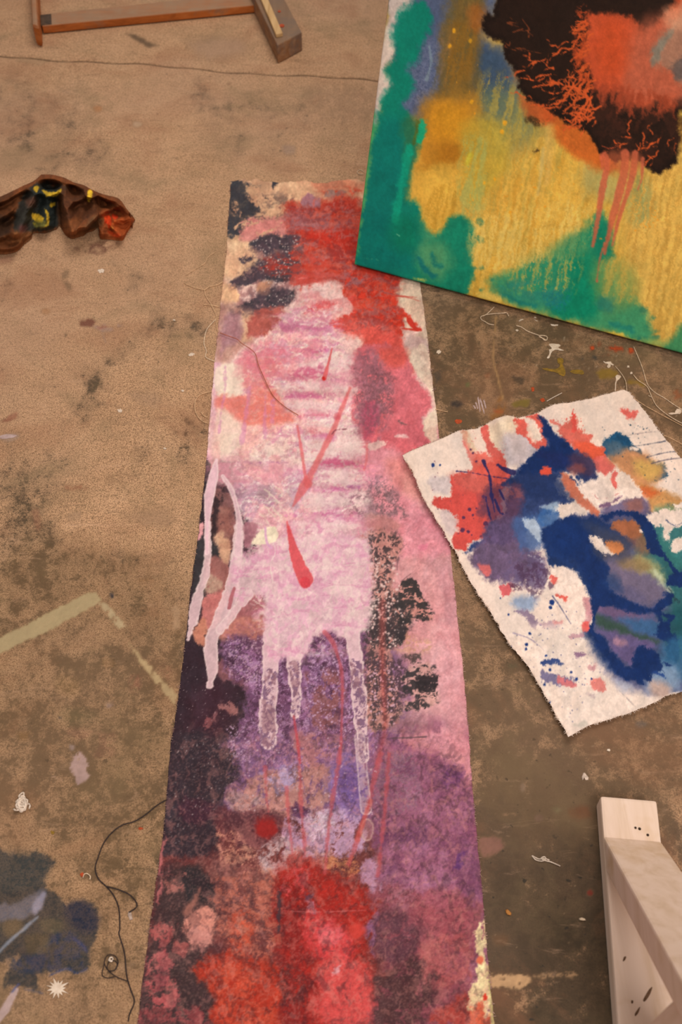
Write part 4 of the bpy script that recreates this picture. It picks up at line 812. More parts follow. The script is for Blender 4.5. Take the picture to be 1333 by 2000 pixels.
def build_strip():
    S = strip_paint()
    rng = np.random.default_rng(3)
    rows = np.arange(353, 2122, 1.65); nc = 330
    L = np.interp(rows, STRIP_L[:, 1], STRIP_L[:, 0]); R = np.interp(rows, STRIP_R[:, 1], STRIP_R[:, 0])
    jl = (fbm(len(rows), 2, 9, 9, rng, 3)[:, 0] - .5) * 2; jr = (fbm(len(rows), 2, 9, 9, rng, 3)[:, 0] - .5) * 2
    u = np.linspace(0, 1, nc)
    PX = (L + jl)[:, None] * (1 - u) + (R + jr)[:, None] * u
    PY = np.repeat(rows[:, None], nc, 1)
    # wavy torn top edge
    ed = (fbm(2, nc, 9, 22, rng, 3)[0] - .5) * 9; PY = PY + ed[None] * np.exp(-(PY - 353) / 18)
    # ripples that run across the cloth, strongest in the middle of the strip
    h = np.full(PX.shape, .0022)
    n1 = fbm(len(rows), nc, 44, 120, rng, 2) - .5; n2 = fbm(len(rows), nc, 60, 60, rng, 2) - .5
    amp = .0022 + .0075 * np.exp(-((PY - 840) / 190) ** 2) * np.exp(-((PX - 650) / 120) ** 2)
    h += np.clip(n1 * 2.0, -.5, .8) * amp * .8 + n2 * .0006
    for y0, x0, x1, a in ((640, 500, 640, .006), (738, 540, 660, .007), (770, 560, 720, .008), (846, 590, 720, .008), (905, 610, 720, .01), (950, 590, 720, .009), (1005, 560, 700, .006), (690, 580, 720, .005)):
        c = (x0 + x1) / 2; w = (x1 - x0) / 2
        yy = PY - y0 - 8 * np.sin((PX - x0) / w * 1.5)
        h += a * np.exp(-(yy / 9) ** 2) * np.exp(-((PX - c) / w) ** 4)
    h = np.maximum(h, .0012)
    edge = np.minimum(u, 1 - u)[None] * nc
    h = h * (1 - .55 * np.exp(-edge / 4))
    V = ground(PX, PY, h)
    C = S.sample(PX, PY)
    m = cloth_mat('painted_cotton_strip', .82, .04, 1100, .08)
    root = bpy.data.objects.new('canvas_strip', None); col.objects.link(root); root.location = (0, 1.4, 0)
    tag(root, 'long narrow unstretched canvas strip with pink, red and purple poured paint on the floor', 'canvas')
    o = link('cloth', grid_mesh('strip_cloth', V - np.array([0, 1.4, 0]), C, 0.0), m, root)
    # frayed selvedge fibres
    parts = []
    for k in range(520):
        y = 360 + rng.random() * 1700; s = rng.random() < .5
        e = STRIP_L if s else STRIP_R
        x = np.interp(y, e[:, 1], e[:, 0]); d = (-1 if s else 1) * (1.5 + 4 * rng.random() ** 2); dy = rng.normal() * 3
        q = [(x - d * .6, y, .0022), (x + d * .5, y + dy * .5, .0018), (x + d, y + dy, .0008)]
        g = np.array([ground(a, b, c) for a, b, c in q]) - np.array([0, 1.4, 0])
        parts.append(tube_geo(g, [.0004, .00035, .0002], 3))
    tag(link('frayed_edge', pydata('strip_fringe', *merge_geo(parts)), plain_mat('frayed_cotton', (206, 170, 150), (120, 84, 84), 14), root), kind='stuff')
build_strip()

# ================================================================== the big stretched painting that leans back
B5, B6 = K(2.0015, 667, 0), K(2.0015, 667, 400)
def big_paint():
    S = Ras(660, -330, 1620, 790, 1.35, (204, 166, 84), 21)
    p, l, bl = S.poly, S.line, S.blob
    def vstreak(pts, c, op=.6, t=(.45, .62), soft=14): p(pts, c, op, soft=soft, warp=(8, 3), g=('sv', *t))
    # streaks that run down the canvas, slightly slanted
    u = 1 / S.st; H, W = S.h + S.pad, S.w + S.pad
    base = fbm(H, W + H, 90 * u, 5 * u, S.rng, 5, .75)
    sh = (np.arange(H) * .20).astype(int)
    S.n['sv'] = .5 + .8 * (np.stack([base[i, sh[i]:sh[i] + W] for i in range(H)]) - .5)
    # ---- yellow ground with streaks
    p(B5(400,450, 1700,450, 1700,1500, 400,1500), (206,166,78), soft=20)
    vstreak(B5(480,480, 1400,480, 1500,1300, 400,1300), (182,136,54), .5)
    vstreak(B5(560,600, 1400,600, 1500,1400, 450,1400), (212,180,98), .5)
    vstreak(B5(560,520, 1300,560, 1500,1300, 500,1300), (160,150,84), .35, (.52,.68))
    p(B5(1150,640, 1600,640, 1700,1500, 1180,1500), (210,172,96), .8, soft=26); vstreak(B5(1150,640, 1600,640, 1700,1500, 1180,1500), (176,136,66), .6)
    # ---- blue at the top left
    p(B5(150,-800, 620,-800, 600,60, 560,140, 640,200, 700,330, 660,430, 560,500, 430,520, 300,470, 200,420, 190,200), (78,90,130), soft=22, warp=(10,3))
    p(B5(500,200, 620,190, 680,320, 640,430, 530,420, 500,320), (58,78,110), .9, soft=22); p(B5(230,180, 400,160, 390,330, 260,420, 230,380), (98,108,150), .8, soft=10, g=('g',.3,.6))
    p(B5(500,380, 740,350, 780,520, 620,600, 480,560), (104,118,96), .8, soft=30); vstreak(B5(500,300, 720,340, 760,560, 500,560), (176,152,72), .6, (.42,.62))
    S.dots(B5(260,180, 400,160, 390,340, 260,440), 260, .5, 1.2, (50,66,110), .6)
    # lavender edge strip
    p(B5(60,-800, 300,-800, 275,0, 215,90, 200,180, 205,215, 165,270, 195,320, 150,400, 140,470, 110,470, 150,200, 178,0), (186,172,182), soft=7, warp=(4,2)); p(B5(150,120, 200,120, 200,200, 160,260, 190,320, 130,450), (200,190,196), .7, soft=6)
    # olive column over the blue, amber below
    p(B5(430,-800, 600,-800, 560,0, 545,140, 520,260, 520,420, 500,520, 340,520, 330,440, 390,340, 400,230, 420,100), (112,90,48), .92, soft=18, warp=(10,3)); p(B5(400,100, 540,100, 500,300, 400,320), (136,98,40), .7, soft=14); vstreak(B5(420,-100, 560,-100, 520,420, 380,420), (92,84,60), .6, (.5,.66), 9)
    p(B5(500,20, 560,30, 545,120, 500,100), (150,92,44), .8, soft=12)
    p(B5(350,400, 520,380, 545,540, 520,640, 470,720, 330,720, 290,640, 310,520), (178,126,46), .95, soft=26, warp=(12,3)); p(B5(380,560, 470,560, 460,660, 380,650), (158,106,32), .75, soft=16)
    p(B5(360,430, 480,420, 470,540, 360,540), (196,138,40), .8, soft=16)
    # ---- teal column at the left
    T = B5(245,35, 300,5, 350,40, 355,100, 310,180, 302,235, 248,270, 280,315, 268,372, 238,398, 262,450, 292,520, 285,600, 262,690, 255,770, 300,800, 325,870, 350,912, 400,905, 445,850, 500,860, 520,930, 505,1000, 515,1080, 480,1150, 380,1130, 40,1060, 60,900, 130,480, 150,430, 162,370, 192,325, 172,265, 218,215, 195,150, 208,100)
    p(T, (14,120,112), soft=9, warp=(5,3), var=.06)
    p(B5(130,480, 240,470, 260,620, 200,860, 60,880, 90,700), (10,108,112), .7, soft=20); p(B5(60,880, 300,860, 320,1040, 60,1050), (4,104,108), .7, soft=22)
    p(B5(240,470, 300,470, 290,600, 250,780, 240,650), (60,104,72), .6, soft=10)
    l(B5(262,580, 240,680, 222,780, 215,860), [8,7,6,7], (14,150,134), .85, soft=4); p(B5(300,470, 325,470, 325,520, 305,560, 290,530), (16,158,132), .9, soft=3, warp=(3,2)); l(B5(296,470, 288,520, 282,560), 3, (84,96,40), .7, soft=2)
    p(B5(40,1040, 100,640, 128,480, 112,480, 30,1040), (60,160,110), .75, soft=5); p(B5(90,560, 120,520, 90,760, 60,1000, 45,1000), (84,166,112), .5, soft=4)
    p(B5(310,860, 420,900, 420,980, 330,1000), (70,142,110), .75, soft=16); p(B5(190,880, 290,840, 300,960, 220,980), (10,116,96), .7, soft=18)
    # yellow tongue
    p(B5(300,660, 480,640, 490,720, 460,800, 440,860, 395,905, 360,912, 330,870, 315,800, 290,760), (200,160,72), .95, soft=11, warp=(7,2)); p(B5(320,690, 440,690, 430,800, 340,820), (218,176,82), .8, soft=14); vstreak(B5(330,760, 470,720, 440,890, 350,910), (170,128,46), .5, (.5,.64), 5)
    p(B5(470,480, 620,470, 660,640, 560,760, 500,800, 480,650), (178,156,64), .75, soft=18); vstreak(B5(470,560, 560,560, 540,860, 470,860), (150,166,108), .6, (.4,.6), 10)
    # ---- teal pools along the lower edge
    p(B6(400,90, 440,40, 500,60, 520,120, 500,200, 512,300, 470,345, 330,310, 300,200), (20,122,106), .95, soft=7, warp=(5,3)); p(B6(300,160, 400,150, 430,240, 380,290, 310,250), (92,150,112), .7, soft=18)
    l(B6(305,210, 330,250, 365,275), [4,6,5], (10,100,116), .8, soft=4); l(B6(350,190, 370,230, 390,240), 4, (14,104,112), .7, soft=4)
    G = B6(1000,35, 1035,80, 1035,200, 1090,300, 1160,380, 1195,430, 1215,520, 1180,540, 1000,485, 830,440, 690,395, 605,350, 590,290, 660,255, 800,205, 900,170, 975,110)
    p(G, (48,138,112), .9, soft=11, warp=(7,3)); p(B6(850,180, 1000,60, 1035,140, 1040,300, 1000,440, 900,450, 820,420, 880,300), (8,122,104), .9, soft=14, warp=(6,3)); p(B6(700,230, 880,190, 880,330, 760,360), (30,130,112), .6, soft=20)
    vstreak(B6(680,200, 950,130, 900,330, 680,330), (190,164,84), .7, (.46,.62), 10); p(B6(620,300, 840,310, 860,400, 680,370), (40,124,124), .7, soft=12, g=('h',.34,.56)); p(B6(980,220, 1140,250, 1150,380, 1020,400), (120,146,88), .7, soft=18); vstreak(B6(1040,180, 1150,260, 1160,380, 1030,340), (196,160,80), .6, (.46,.62), 8)
    p(B6(790,320, 890,330, 880,410, 800,400), (24,112,134), .6, soft=9, g=('g',.3,.6)); l(B6(1060,462, 1110,478, 1140,490), 5, (30,120,120), .75, soft=4); l(B6(620,350, 700,380, 760,395), 4, (20,110,120), .7, soft=4); p(B6(1010,350, 1070,370, 1060,420, 1000,400), (20,104,116), .6, soft=9)
    for x, y, r in ((1180,408,7), (1215,440,4), (1165,522,5), (1195,515,4), (1228,520,7), (548,70,9), (540,135,9), (520,245,5), (548,245,5), (525,285,3), (550,330,4), (590,290,5), (1190,470,4), (1230,490,3)): bl(*B6(x, y)[0], r, r * .8, (40,118,104), op=.75, soft=3, warp=(2,1))
    for x, y in ((548,70), (538,135)): bl(*B6(x, y)[0], 4, 3, (150,150,84), op=.7, soft=2, warp=(1,1))
    p(B6(1160,540, 1100,520, 1030,500, 1090,505), (222,190,84), .9, soft=4); p(B6(560,330, 620,360, 600,385, 540,365), (214,184,100), .9, soft=6); p(B6(290,285, 330,290, 330,305, 290,298), (206,190,90), .8, soft=3)
    p(B6(1290,520, 1400,420, 1420,640, 1260,600), (40,128,100), .85, soft=10); p(B6(1180,520, 1260,530, 1250,560, 1190,545), (120,154,96), .7, soft=6)
    vstreak(B6(520,60, 1000,0, 960,170, 640,250, 540,260), (214,188,112), .7, (.44,.6), 10)
    p(B5(1000,830, 1040,850, 1060,1000, 1000,1010, 980,960), (20,120,104), .85, soft=9, warp=(5,3)); p(B5(830,960, 960,900, 980,1000, 820,1010), (60,136,104), .7, soft=14); p(B5(940,640, 1080,650, 1090,780, 960,760), (150,150,110), .6, soft=24); p(B5(1120,700, 1200,700, 1200,860, 1130,860), (120,142,104), .6, soft=18, g=('sv',.4,.6))
    S.dots(B5(400,150, 900,500, 1250,740, 1250,1000, 500,900), 60, .6, 2.2, (222,150,40), .8); S.dots(B5(1140,800, 1250,800, 1230,900, 1150,900), 24, .8, 2.4, (226,150,50), .8)
    # ---- orange halo and the black pool
    p(B5(690,280, 760,380, 840,500, 900,590, 1010,660, 1090,650, 1000,480, 860,400), (176,94,42), .9, soft=16, warp=(6,3)); p(B5(820,500, 900,480, 1040,590, 1050,650, 960,640, 880,590), (184,98,44), .95, soft=10)
    p(B5(700,380, 820,400, 840,470, 760,480), (174,78,42), .85, soft=10)
    BK = B5(600,-700, 605,0, 562,50, 550,100, 580,145, 628,160, 645,225, 685,280, 695,340, 735,385, 800,420, 880,480, 960,510, 985,560, 1010,600, 1060,632, 1120,620, 1160,620, 1195,655, 1250,672, 1300,640, 1325,580, 1320,430, 1500,420, 1800,380, 1800,-700)
    p(BK, (38,26,22), soft=4, warp=(4,2), rim=((24,17,15), 5, .5)); p(B5(980,380, 1310,420, 1310,600, 1080,610, 1000,500), (56,34,28), .8, soft=14, g=('m',.3,.6))
    p(B5(1000,360, 1180,420, 1150,500, 1050,470), (74,40,32), .6, soft=14, g=('m',.4,.6))
    # ---- orange-red window inside
    W_ = B5(955,60, 1010,45, 1090,52, 1150,90, 1195,118, 1250,80, 1300,20, 1360,-60, 1800,-100, 1800,330, 1340,360, 1300,420, 1240,390, 1180,420, 1100,375, 1000,345, 975,290, 950,230, 958,150)
    p(W_, (178,76,50), soft=7, warp=(5,3)); p(B5(1150,110, 1333,40, 1700,40, 1700,330, 1180,400, 1100,340, 1120,200), (176,94,76), .85, soft=24); p(B5(1000,100, 1090,100, 1110,250, 1020,280), (184,74,42), .8, soft=22)
    p(B5(1220,240, 1230,180, 1290,90, 1400,40, 1400,300, 1330,320, 1300,280), (150,118,108), .8, soft=12, warp=(6,4)); p(B5(1215,260, 1210,210, 1260,140, 1300,100, 1290,130, 1240,230), (120,118,116), .85, soft=6); p(B5(1300,240, 1420,200, 1420,330, 1310,310), (92,84,90), .8, soft=7, warp=(5,4)); p(B5(1260,40, 1400,0, 1400,100, 1290,110), (206,150,130), .6, soft=12)
    # burnt brush edge below the window
    for k in range(46):
        x = 985 + 330 * S.rng.random(); y = 350 + (x - 985) * .20 + S.rng.normal() * 10; n = 20 + 60 * S.rng.random()
        l(B5(x, y - 20, x - 5 + S.rng.normal() * 8, y + n * .4, x + S.rng.normal() * 14, y + n), [3, 2, .5], (150,66,46), .7, soft=2.5)
    S.bleed(4, 3, 1.6, .5)
    # ---- dendrites of orange running through the black
    ORG = (196, 86, 46)
    def dend(x, y, a, n, w, step=9, wob=.55, br=.22, depth=0):
        pts = [(x, y)]
        for k in range(n):
            a += S.rng.normal() * wob * .6; a0 = a + S.rng.normal() * .35
            x += math.cos(a0) * step; y += math.sin(a0) * step; pts.append((x, y))
            if depth < 2 and S.rng.random() < br: dend(x, y, a + S.rng.choice((-1, 1)) * (.5 + .4 * S.rng.random()), max(2, int((n - k) * .55)), w * .7, step, wob, br, depth + 1)
        l(pts, np.linspace(w * .8, w * .3, len(pts)), ORG, .92, soft=.8, warp=(1.5, .8), spl=2)
    q = lambda a, b: B5(a, b)[0]
    for a, b, ang, n, w in ((890,165,2.55,9,1.6), (800,230,2.5,6,1.3), (720,275,2.9,4,1.1), (850,330,2.9,8,1.6), (820,290,3.3,5,1.0), (830,265,3.5,4,.9), (940,300,2.6,12,2.2), (945,330,2.5,12,2.4), (960,350,2.45,12,2.2), (980,380,2.5,12,2.2), (985,410,2.55,11,2.0), (985,440,2.6,10,2.0), (975,470,2.65,7,1.8), (880,390,2.75,8,1.8), (850,420,2.8,6,1.8), (940,490,2.9,6,1.8), (870,350,2.7,9,1.7), (790,410,3.1,4,1.4), (745,385,3.3,2,1.2)):
        dend(*q(a, b), ang, n, w, step=6.5, wob=.4); dend(*q(a + 12 * S.rng.normal(), b + 8 * S.rng.normal()), ang + .15 * S.rng.normal(), n, w * .7, step=6, wob=.5)
    for k in range(44):
        t = S.rng.random(); dend(*q(955 + 18 * S.rng.normal(), 70 + 290 * t), math.pi * (.92 - .2 * t) + S.rng.normal() * .12, int(3 + 3 * S.rng.random()), 1.9, step=5, wob=.3)
    for a, b in ((700,120), (720,190), (690,90), (740,130), (660,165)): 
        for k in range(2): l(B5(a, b, a + S.rng.normal() * 18, b + S.rng.normal() * 10, a + S.rng.normal() * 40, b + S.rng.normal() * 26), .5, (150,74,44), .6, soft=.6)
    p(B5(930,30, 960,40, 955,150, 955,240, 985,340, 940,330, 905,250, 915,150), (182,74,42), .75, soft=5, warp=(5,4), g=('f',.35,.55))
    for a, b, n in ((1135,470,8), (1120,560,4), (1180,520,7), (1170,560,5), (1255,530,9), (1240,590,7), (1310,560,6), (1215,480,5), (1220,610,5), (1300,540,5), (1050,575,4)):
        dend(*q(a, b), 1.75, n, .9, step=5, wob=.5)
    l(B5(1020,570, 1050,580, 1080,572), 1.2, (206,90,60), .8)
    for a, b in ((745,465), (760,590), (770,480), (740,470)): bl(*q(a, b), 9, 6, (62,48,30), op=.8, soft=4, warp=(4,3), g=('f',.3,.5))
    # ---- pink runs
    PK = (188, 94, 74)
    for pts, w in ((B5(1030,600, 1040,640, 1022,740, 1005,850, 985,960), (5,6,6,5,3)), (B5(1110,600, 1105,680, 1080,780, 1058,870, 1030,990), (8,8,8,6,4)), (B5(1150,600, 1140,680, 1110,780, 1085,860, 1060,960), (6,6,5,4,2)), (B5(1018,610, 1020,660), (4,2)), (B5(1180,620, 1175,700, 1160,740), (4,2,1)), (B6(1030,150, 1010,220, 1000,300), (3,2,1))):
        l(pts, list(w), PK, .85, soft=2, warp=(1.5,1), var=.05)
    p(B5(1030,600, 1170,600, 1165,660, 1050,660), (180,94,68), .6, soft=9)
    for a, b in ((440,120), (425,180), (505,160), (510,400), (630,515), (640,480), (560,715), (600,700)): bl(*q(a, b), 3, 4, (222,160,40), op=.8, soft=1.5, warp=(2,1))
    p(B5(345,180, 355,230, 345,300, 330,310, 345,250), (120,140,170), .8, soft=2); p(B5(800,500, 830,500, 820,660, 800,720, 790,640), (190,160,100), .5, soft=7); l(B5(790,580, 780,680, 770,760), 3, (170,160,120), .5, soft=3)
    bl(*q(500,620), 6, 13, (190,180,60), op=.7, soft=4, rot=20); l(B6(217,115, 228,122), 1, (150,210,190), .9); l(B6(65,205, 110,212, 145,214), 1, (120,190,150), .6, g=('f',.4,.6))
    S.tint('sv', .04); S.tint('g', .08); S.tint('m', .05); S.tint('l', .10, (1, .6, .4)); S.c *= np.array([1.17, 1.18, 1.05], np.float32)
    return S
def build_painting():
    S = big_paint()
    A = ground(692, 517, .0155); Bq = ground(1333, 690.5, .0112)
    b = Bq - A; b /= np.linalg.norm(b)
    l = np.array([.1117, .2548, .9605]); l -= b * (l @ b); l /= np.linalg.norm(l)
    nrm = np.cross(b, l)                           # outward, towards the viewer
    if nrm[1] > 0: nrm = -nrm
    WID, HEI, TH = 1.22, 1.30, .036
    root = bpy.data.objects.new('stretched_painting', None); col.objects.link(root)
    root.location = A
    M = Matrix((tuple(b), tuple(-nrm), tuple(l))).transposed()
    root.rotation_euler = M.to_euler()
    tag(root, 'large stretched abstract painting in teal, yellow, orange and black leaning back on its lower edge', 'painting')
    xs = np.concatenate([np.arange(0, .90, .00205), np.linspace(.90, WID, 40)])
    zs = np.concatenate([np.arange(0, .80, .0020), np.linspace(.80, HEI, 50)])
    X, Z = np.meshgrid(xs, zs)
    P = A + X[..., None] * b + Z[..., None] * l
    px, py = project(P)
    C = S.sample(px, py)
    rng = np.random.default_rng(5)
    Y = (fbm(len(zs), len(xs), 30, 30, rng, 3) - .5) * .0008
    ed = np.minimum(np.minimum(X, WID - X), np.minimum(Z, HEI - Z)); Y = Y + .003 * np.exp(-ed / .0022)
    V = np.stack([X, Y, Z], -1)
    m = cloth_mat('painted_canvas', .62, .06, 700, .3)
    link('canvas', grid_mesh('painting_canvas', V, C, (0, TH, 0)), m, root)
    wood = plain_mat('stretcher_pine', (196, 160, 116), (168, 128, 86), 30)
    for n_, (x0, x1, z0, z1) in enumerate(((.004, WID - .004, .004, .054), (.004, WID - .004, HEI - .054, HEI - .004), (.004, .054, .054, HEI - .054), (WID - .054, WID - .004, .054, HEI - .054), (WID / 2 - .022, WID / 2 + .022, .054, HEI - .054))):
        y0, y1 = .010, TH - .0005
        link('stretcher_bar', hexa('stretcher_bar', [(x0, y0, z0), (x1, y0, z0), (x1, y1, z0), (x0, y1, z0)], [(x0, y0, z1), (x1, y0, z1), (x1, y1, z1), (x0, y1, z1)]), wood, root)
    # a plain plastered pillar behind the painting: what it leans on
    top = A + l * HEI + (-nrm) * TH + b * (WID * .55)
    d = np.array([-nrm[0], -nrm[1], 0]); d /= np.linalg.norm(d)
    c0 = np.array([top[0], top[1], 0]); hw = .22
    bot = [c0 - b * hw, c0 + b * hw, c0 + b * hw + d * .4, c0 - b * hw + d * .4]
    bot = [np.array([q[0], q[1], 0]) for q in bot]
    o = link('wall_pillar', hexa('wall_pillar', bot, [q + np.array([0, 0, 2.6]) for q in bot], .01), plain_mat('pillar_plaster', (196, 186, 172), (180, 168, 152), 6))
    tag(o, kind='structure')
build_painting()

# ================================================================== the torn piece of painted canvas
C7 = K(2.2217, 733, 750)
def scrap_paint():
    S = Ras(770, 740, 1640, 1460, 1.25, (244, 221, 204), 33)
    p, l, bl = S.poly, S.line, S.blob
    RED, NAVY, BLUE, PURP = (214, 84, 76), (24, 48, 98), (36, 74, 132), (94, 72, 104)
    E_ = lambda c, w=2.2, o=.35: (c, w, o)
    p(C7(480,180, 620,150, 640,300, 560,320, 500,250), (236,214,182), .8, soft=12); p(C7(560,220, 660,210, 700,290, 620,350, 560,330), (196,182,186), .85, soft=12)
    # greys and reds on the left
    p(C7(235,410, 340,390, 330,470, 260,480, 240,440), (206,190,188), .9, soft=6); p(C7(280,540, 360,540, 350,640, 320,650, 290,590), (212,190,186), .9, soft=7)
    p(C7(330,400, 420,380, 480,340, 560,360, 600,420, 540,470, 560,560, 500,600, 470,660, 400,690, 380,725, 335,700, 345,650, 370,640, 350,570, 290,540, 245,520, 260,500, 330,480), RED, soft=2.2, warp=(4,3), rim=E_((210,60,52)), var=.08)
    p(C7(330,400, 420,380, 500,380, 520,470, 400,470), (206,104,92), .7, soft=12); p(C7(380,480, 520,500, 480,620, 370,640), (220,86,78), .7, soft=10)
    l(C7(380,200, 400,270, 435,340, 430,400), [4,6,8,8], (236,120,108), .85, soft=2, warp=(3,2)); l(C7(475,195, 495,260, 525,300, 545,350, 560,420), [7,9,11,12,14], (214,92,82), .92, soft=1.8, warp=(3,2)); l(C7(385,210, 425,280), 6, (232,200,160), .6, soft=3)
    p(C7(430,300, 480,290, 560,340, 540,400, 440,400), (224,98,84), .85, soft=4, warp=(4,3))
    # red ring at the top
    l(C7(625,165, 640,200, 670,230, 700,265, 740,255, 755,220, 730,180, 700,150, 672,140), [7,10,7,6,8,10,9,7,6], (226,90,76), .9, soft=1.8, warp=(4,3)); p(C7(650,190, 710,190, 730,230, 700,250, 660,230), (242,218,196), .9, soft=3)
    # red-orange burst
    p(C7(800,190, 850,170, 865,150, 880,190, 900,200, 940,215, 940,240, 990,270, 1005,305, 950,325, 900,320, 860,280, 810,240), (216,98,84), .9, soft=2, warp=(6,4)); p(C7(870,240, 980,270, 1000,310, 920,330, 880,280), (222,92,64), .9, soft=6); l(C7(862,110, 860,150, 870,190), [1,3,6], (228,90,80)); l(C7(760,160, 800,170, 830,200), [2,3,4], (228,110,96), .8)
    p(C7(950,330, 1010,310, 1045,370, 1000,385, 960,380), (222,92,84), .85, soft=3, warp=(5,3)); p(C7(1065,105, 1100,110, 1150,115, 1130,145, 1090,140), (226,96,86), .9, soft=2, warp=(4,3)); bl(*C7(1135,160)[0], 3, 3, (228,104,92), soft=1)
    # blue main mass
    p(C7(720,150, 800,230, 850,280, 900,300, 950,340, 960,400, 930,430, 870,420, 860,380, 790,400, 800,470, 870,510, 900,540, 760,560, 700,600, 640,660, 560,700, 470,690, 380,740, 400,710, 470,660, 500,600, 560,560, 600,400, 640,350, 700,290, 760,260), (52,68,112), soft=3, warp=(5,3), var=.2)
    p(C7(700,145, 725,150, 810,235, 860,290, 850,340, 780,380, 720,390, 620,390, 600,430, 540,440, 620,380, 680,300, 755,270, 760,230), NAVY, .95, soft=2.5, warp=(4,2)); p(C7(620,380, 780,390, 870,500, 760,510, 620,470, 560,440), (36,54,98), .85, soft=9, warp=(6,4)); p(C7(700,290, 850,300, 900,340, 920,420, 860,370, 760,360), (30,44,92), .85, soft=6)
    p(C7(850,290, 950,330, 955,400, 900,410, 850,350), (78,56,78), .75, soft=8); bl(*C7(742,376)[0], 9, 7, (220,84,66), soft=2, warp=(2,1)); p(C7(840,360, 890,350, 900,380, 860,390), (146,80,76), .7, soft=6)
    p(C7(470,460, 620,440, 640,560, 560,620, 500,590, 450,560), (98,62,84), .8, soft=9, warp=(6,5)); p(C7(560,460, 630,450, 630,500, 570,500), (150,84,88), .7, soft=7, g=('m',.3,.6))
    p(C7(500,600, 640,580, 660,680, 740,760, 720,850, 560,860, 480,840, 400,760, 440,700), (98,78,110), .92, soft=8, warp=(7,5), var=.25); p(C7(560,720, 740,760, 750,880, 650,880, 560,840), (108,92,126), .8, soft=8, g=('m',.3,.55)); p(C7(600,780, 760,790, 740,870, 690,930, 640,860), (84,58,84), .7, soft=5, g=('f',.42,.58))
    p(C7(600,580, 720,560, 740,620, 720,700, 640,720, 600,660), (74,104,156), .85, soft=8, warp=(6,4)); p(C7(640,590, 700,580, 720,640, 715,690, 680,640), (190,204,218), .9, soft=3.5, warp=(5,4)); p(C7(660,740, 740,760, 720,780), (206,200,210), .7, soft=3, g=('f',.4,.56)); p(C7(710,550, 780,540, 790,600, 720,620), (60,104,162), .85, soft=5)
    p(C7(600,930, 690,920, 680,980, 620,980), (140,164,198), .8, soft=8); p(C7(540,870, 590,865, 600,895, 560,920, 540,900), (224,94,98), .9, soft=2, warp=(4,3)); p(C7(440,780, 490,785, 495,820, 465,825), (226,112,108), .9, soft=3, warp=(3,2)); p(C7(590,870, 640,880, 630,900, 590,890), (94,62,84), .8, soft=3, g=('f',.36,.5))
    l(C7(610,985, 660,1000, 690,1040), [3,5,8], (130,108,136), .8, soft=3, warp=(5,4)); p(C7(720,1040, 800,1030, 800,1055, 730,1055), (176,140,156), .7, soft=3, warp=(4,3))
    # white islands
    WH = (244, 221, 204)
    p(C7(780,530, 850,505, 905,530, 912,575, 870,580, 800,575), WH, soft=1.6, warp=(4,3)); p(C7(720,530, 790,510, 780,550, 730,545), (176,196,214), .8, soft=3)
    # navy body
    NB = C7(720,640, 760,600, 840,570, 920,580, 930,560, 990,600, 1060,640, 1130,690, 1000,740, 1020,800, 1010,880, 1100,930, 1170,960, 1230,970, 1240,1000, 1100,990, 1000,960, 960,980, 950,1060, 1000,1110, 1040,1180, 1110,1230, 1130,1170, 1190,1160, 1230,1210, 1240,1260, 1190,1250, 1150,1295, 1080,1280, 1010,1240, 960,1180, 920,1120, 890,1080, 930,1020, 935,950, 905,870, 860,800, 780,790, 750,750, 730,700)
    p(C7(880,560, 1333,560, 1500,620, 1560,900, 1500,1180, 1333,1330, 1100,1340, 980,1240, 920,1120, 930,960, 900,800, 780,700, 800,620), (82,86,122), soft=4, warp=(5,3), var=.2)
    p(C7(1140,620, 1240,650, 1333,760, 1500,760, 1500,1100, 1333,1100, 1280,1000, 1240,860, 1140,760), (48,104,104), .9, soft=14); p(C7(1200,600, 1400,560, 1450,760, 1320,800), (58,128,120), .8, soft=14); p(C7(1240,1000, 1450,960, 1450,1150, 1300,1180), (34,84,92), .85, soft=12)
    p(C7(1010,780, 1120,770, 1240,840, 1280,900, 1200,960, 1050,920), (122,108,128), .85, soft=9, warp=(6,3)); p(C7(1040,860, 1150,890, 1180,940, 1060,930), (92,88,120), .7, soft=8); p(C7(1130,730, 1220,770, 1260,850, 1200,830, 1130,790), (176,172,116), .85, soft=9); p(C7(1200,800, 1240,820, 1290,900, 1270,900), (206,214,178), .7, soft=5)
    p(C7(1060,760, 1150,750, 1200,800, 1080,800), (150,124,84), .8, soft=9)
    p(C7(960,960, 1060,960, 1180,1000, 1230,1030, 1100,1030, 980,1000), (118,92,124), .85, soft=7); p(C7(960,1000, 1060,1040, 1160,1080, 1240,1120, 1200,1130, 1040,1090, 970,1050), (58,82,66), .88, soft=8); p(C7(1040,1010, 1230,1030, 1250,1090, 1160,1080), (60,104,148), .85, soft=9)
    p(C7(970,1060, 1200,1130, 1180,1160, 1130,1170, 1110,1220, 1040,1170, 1000,1110), (108,92,134), .9, soft=6, warp=(5,3)); p(C7(1030,1095, 1085,1110, 1090,1140, 1040,1130), (178,134,150), .85, soft=5)
    p(NB, NAVY, .95, soft=3, warp=(4,2), var=.15); p(C7(740,620, 880,580, 920,640, 860,740, 770,740), (26,54,110), .7, soft=12); p(C7(960,640, 1100,680, 1080,760, 960,740), (86,82,92), .8, soft=14); p(C7(900,600, 1000,620, 1100,690, 1000,700), (60,68,94), .75, soft=14); p(C7(1010,820, 1060,850, 1060,900, 1000,880), (40,66,112), .7, soft=10)
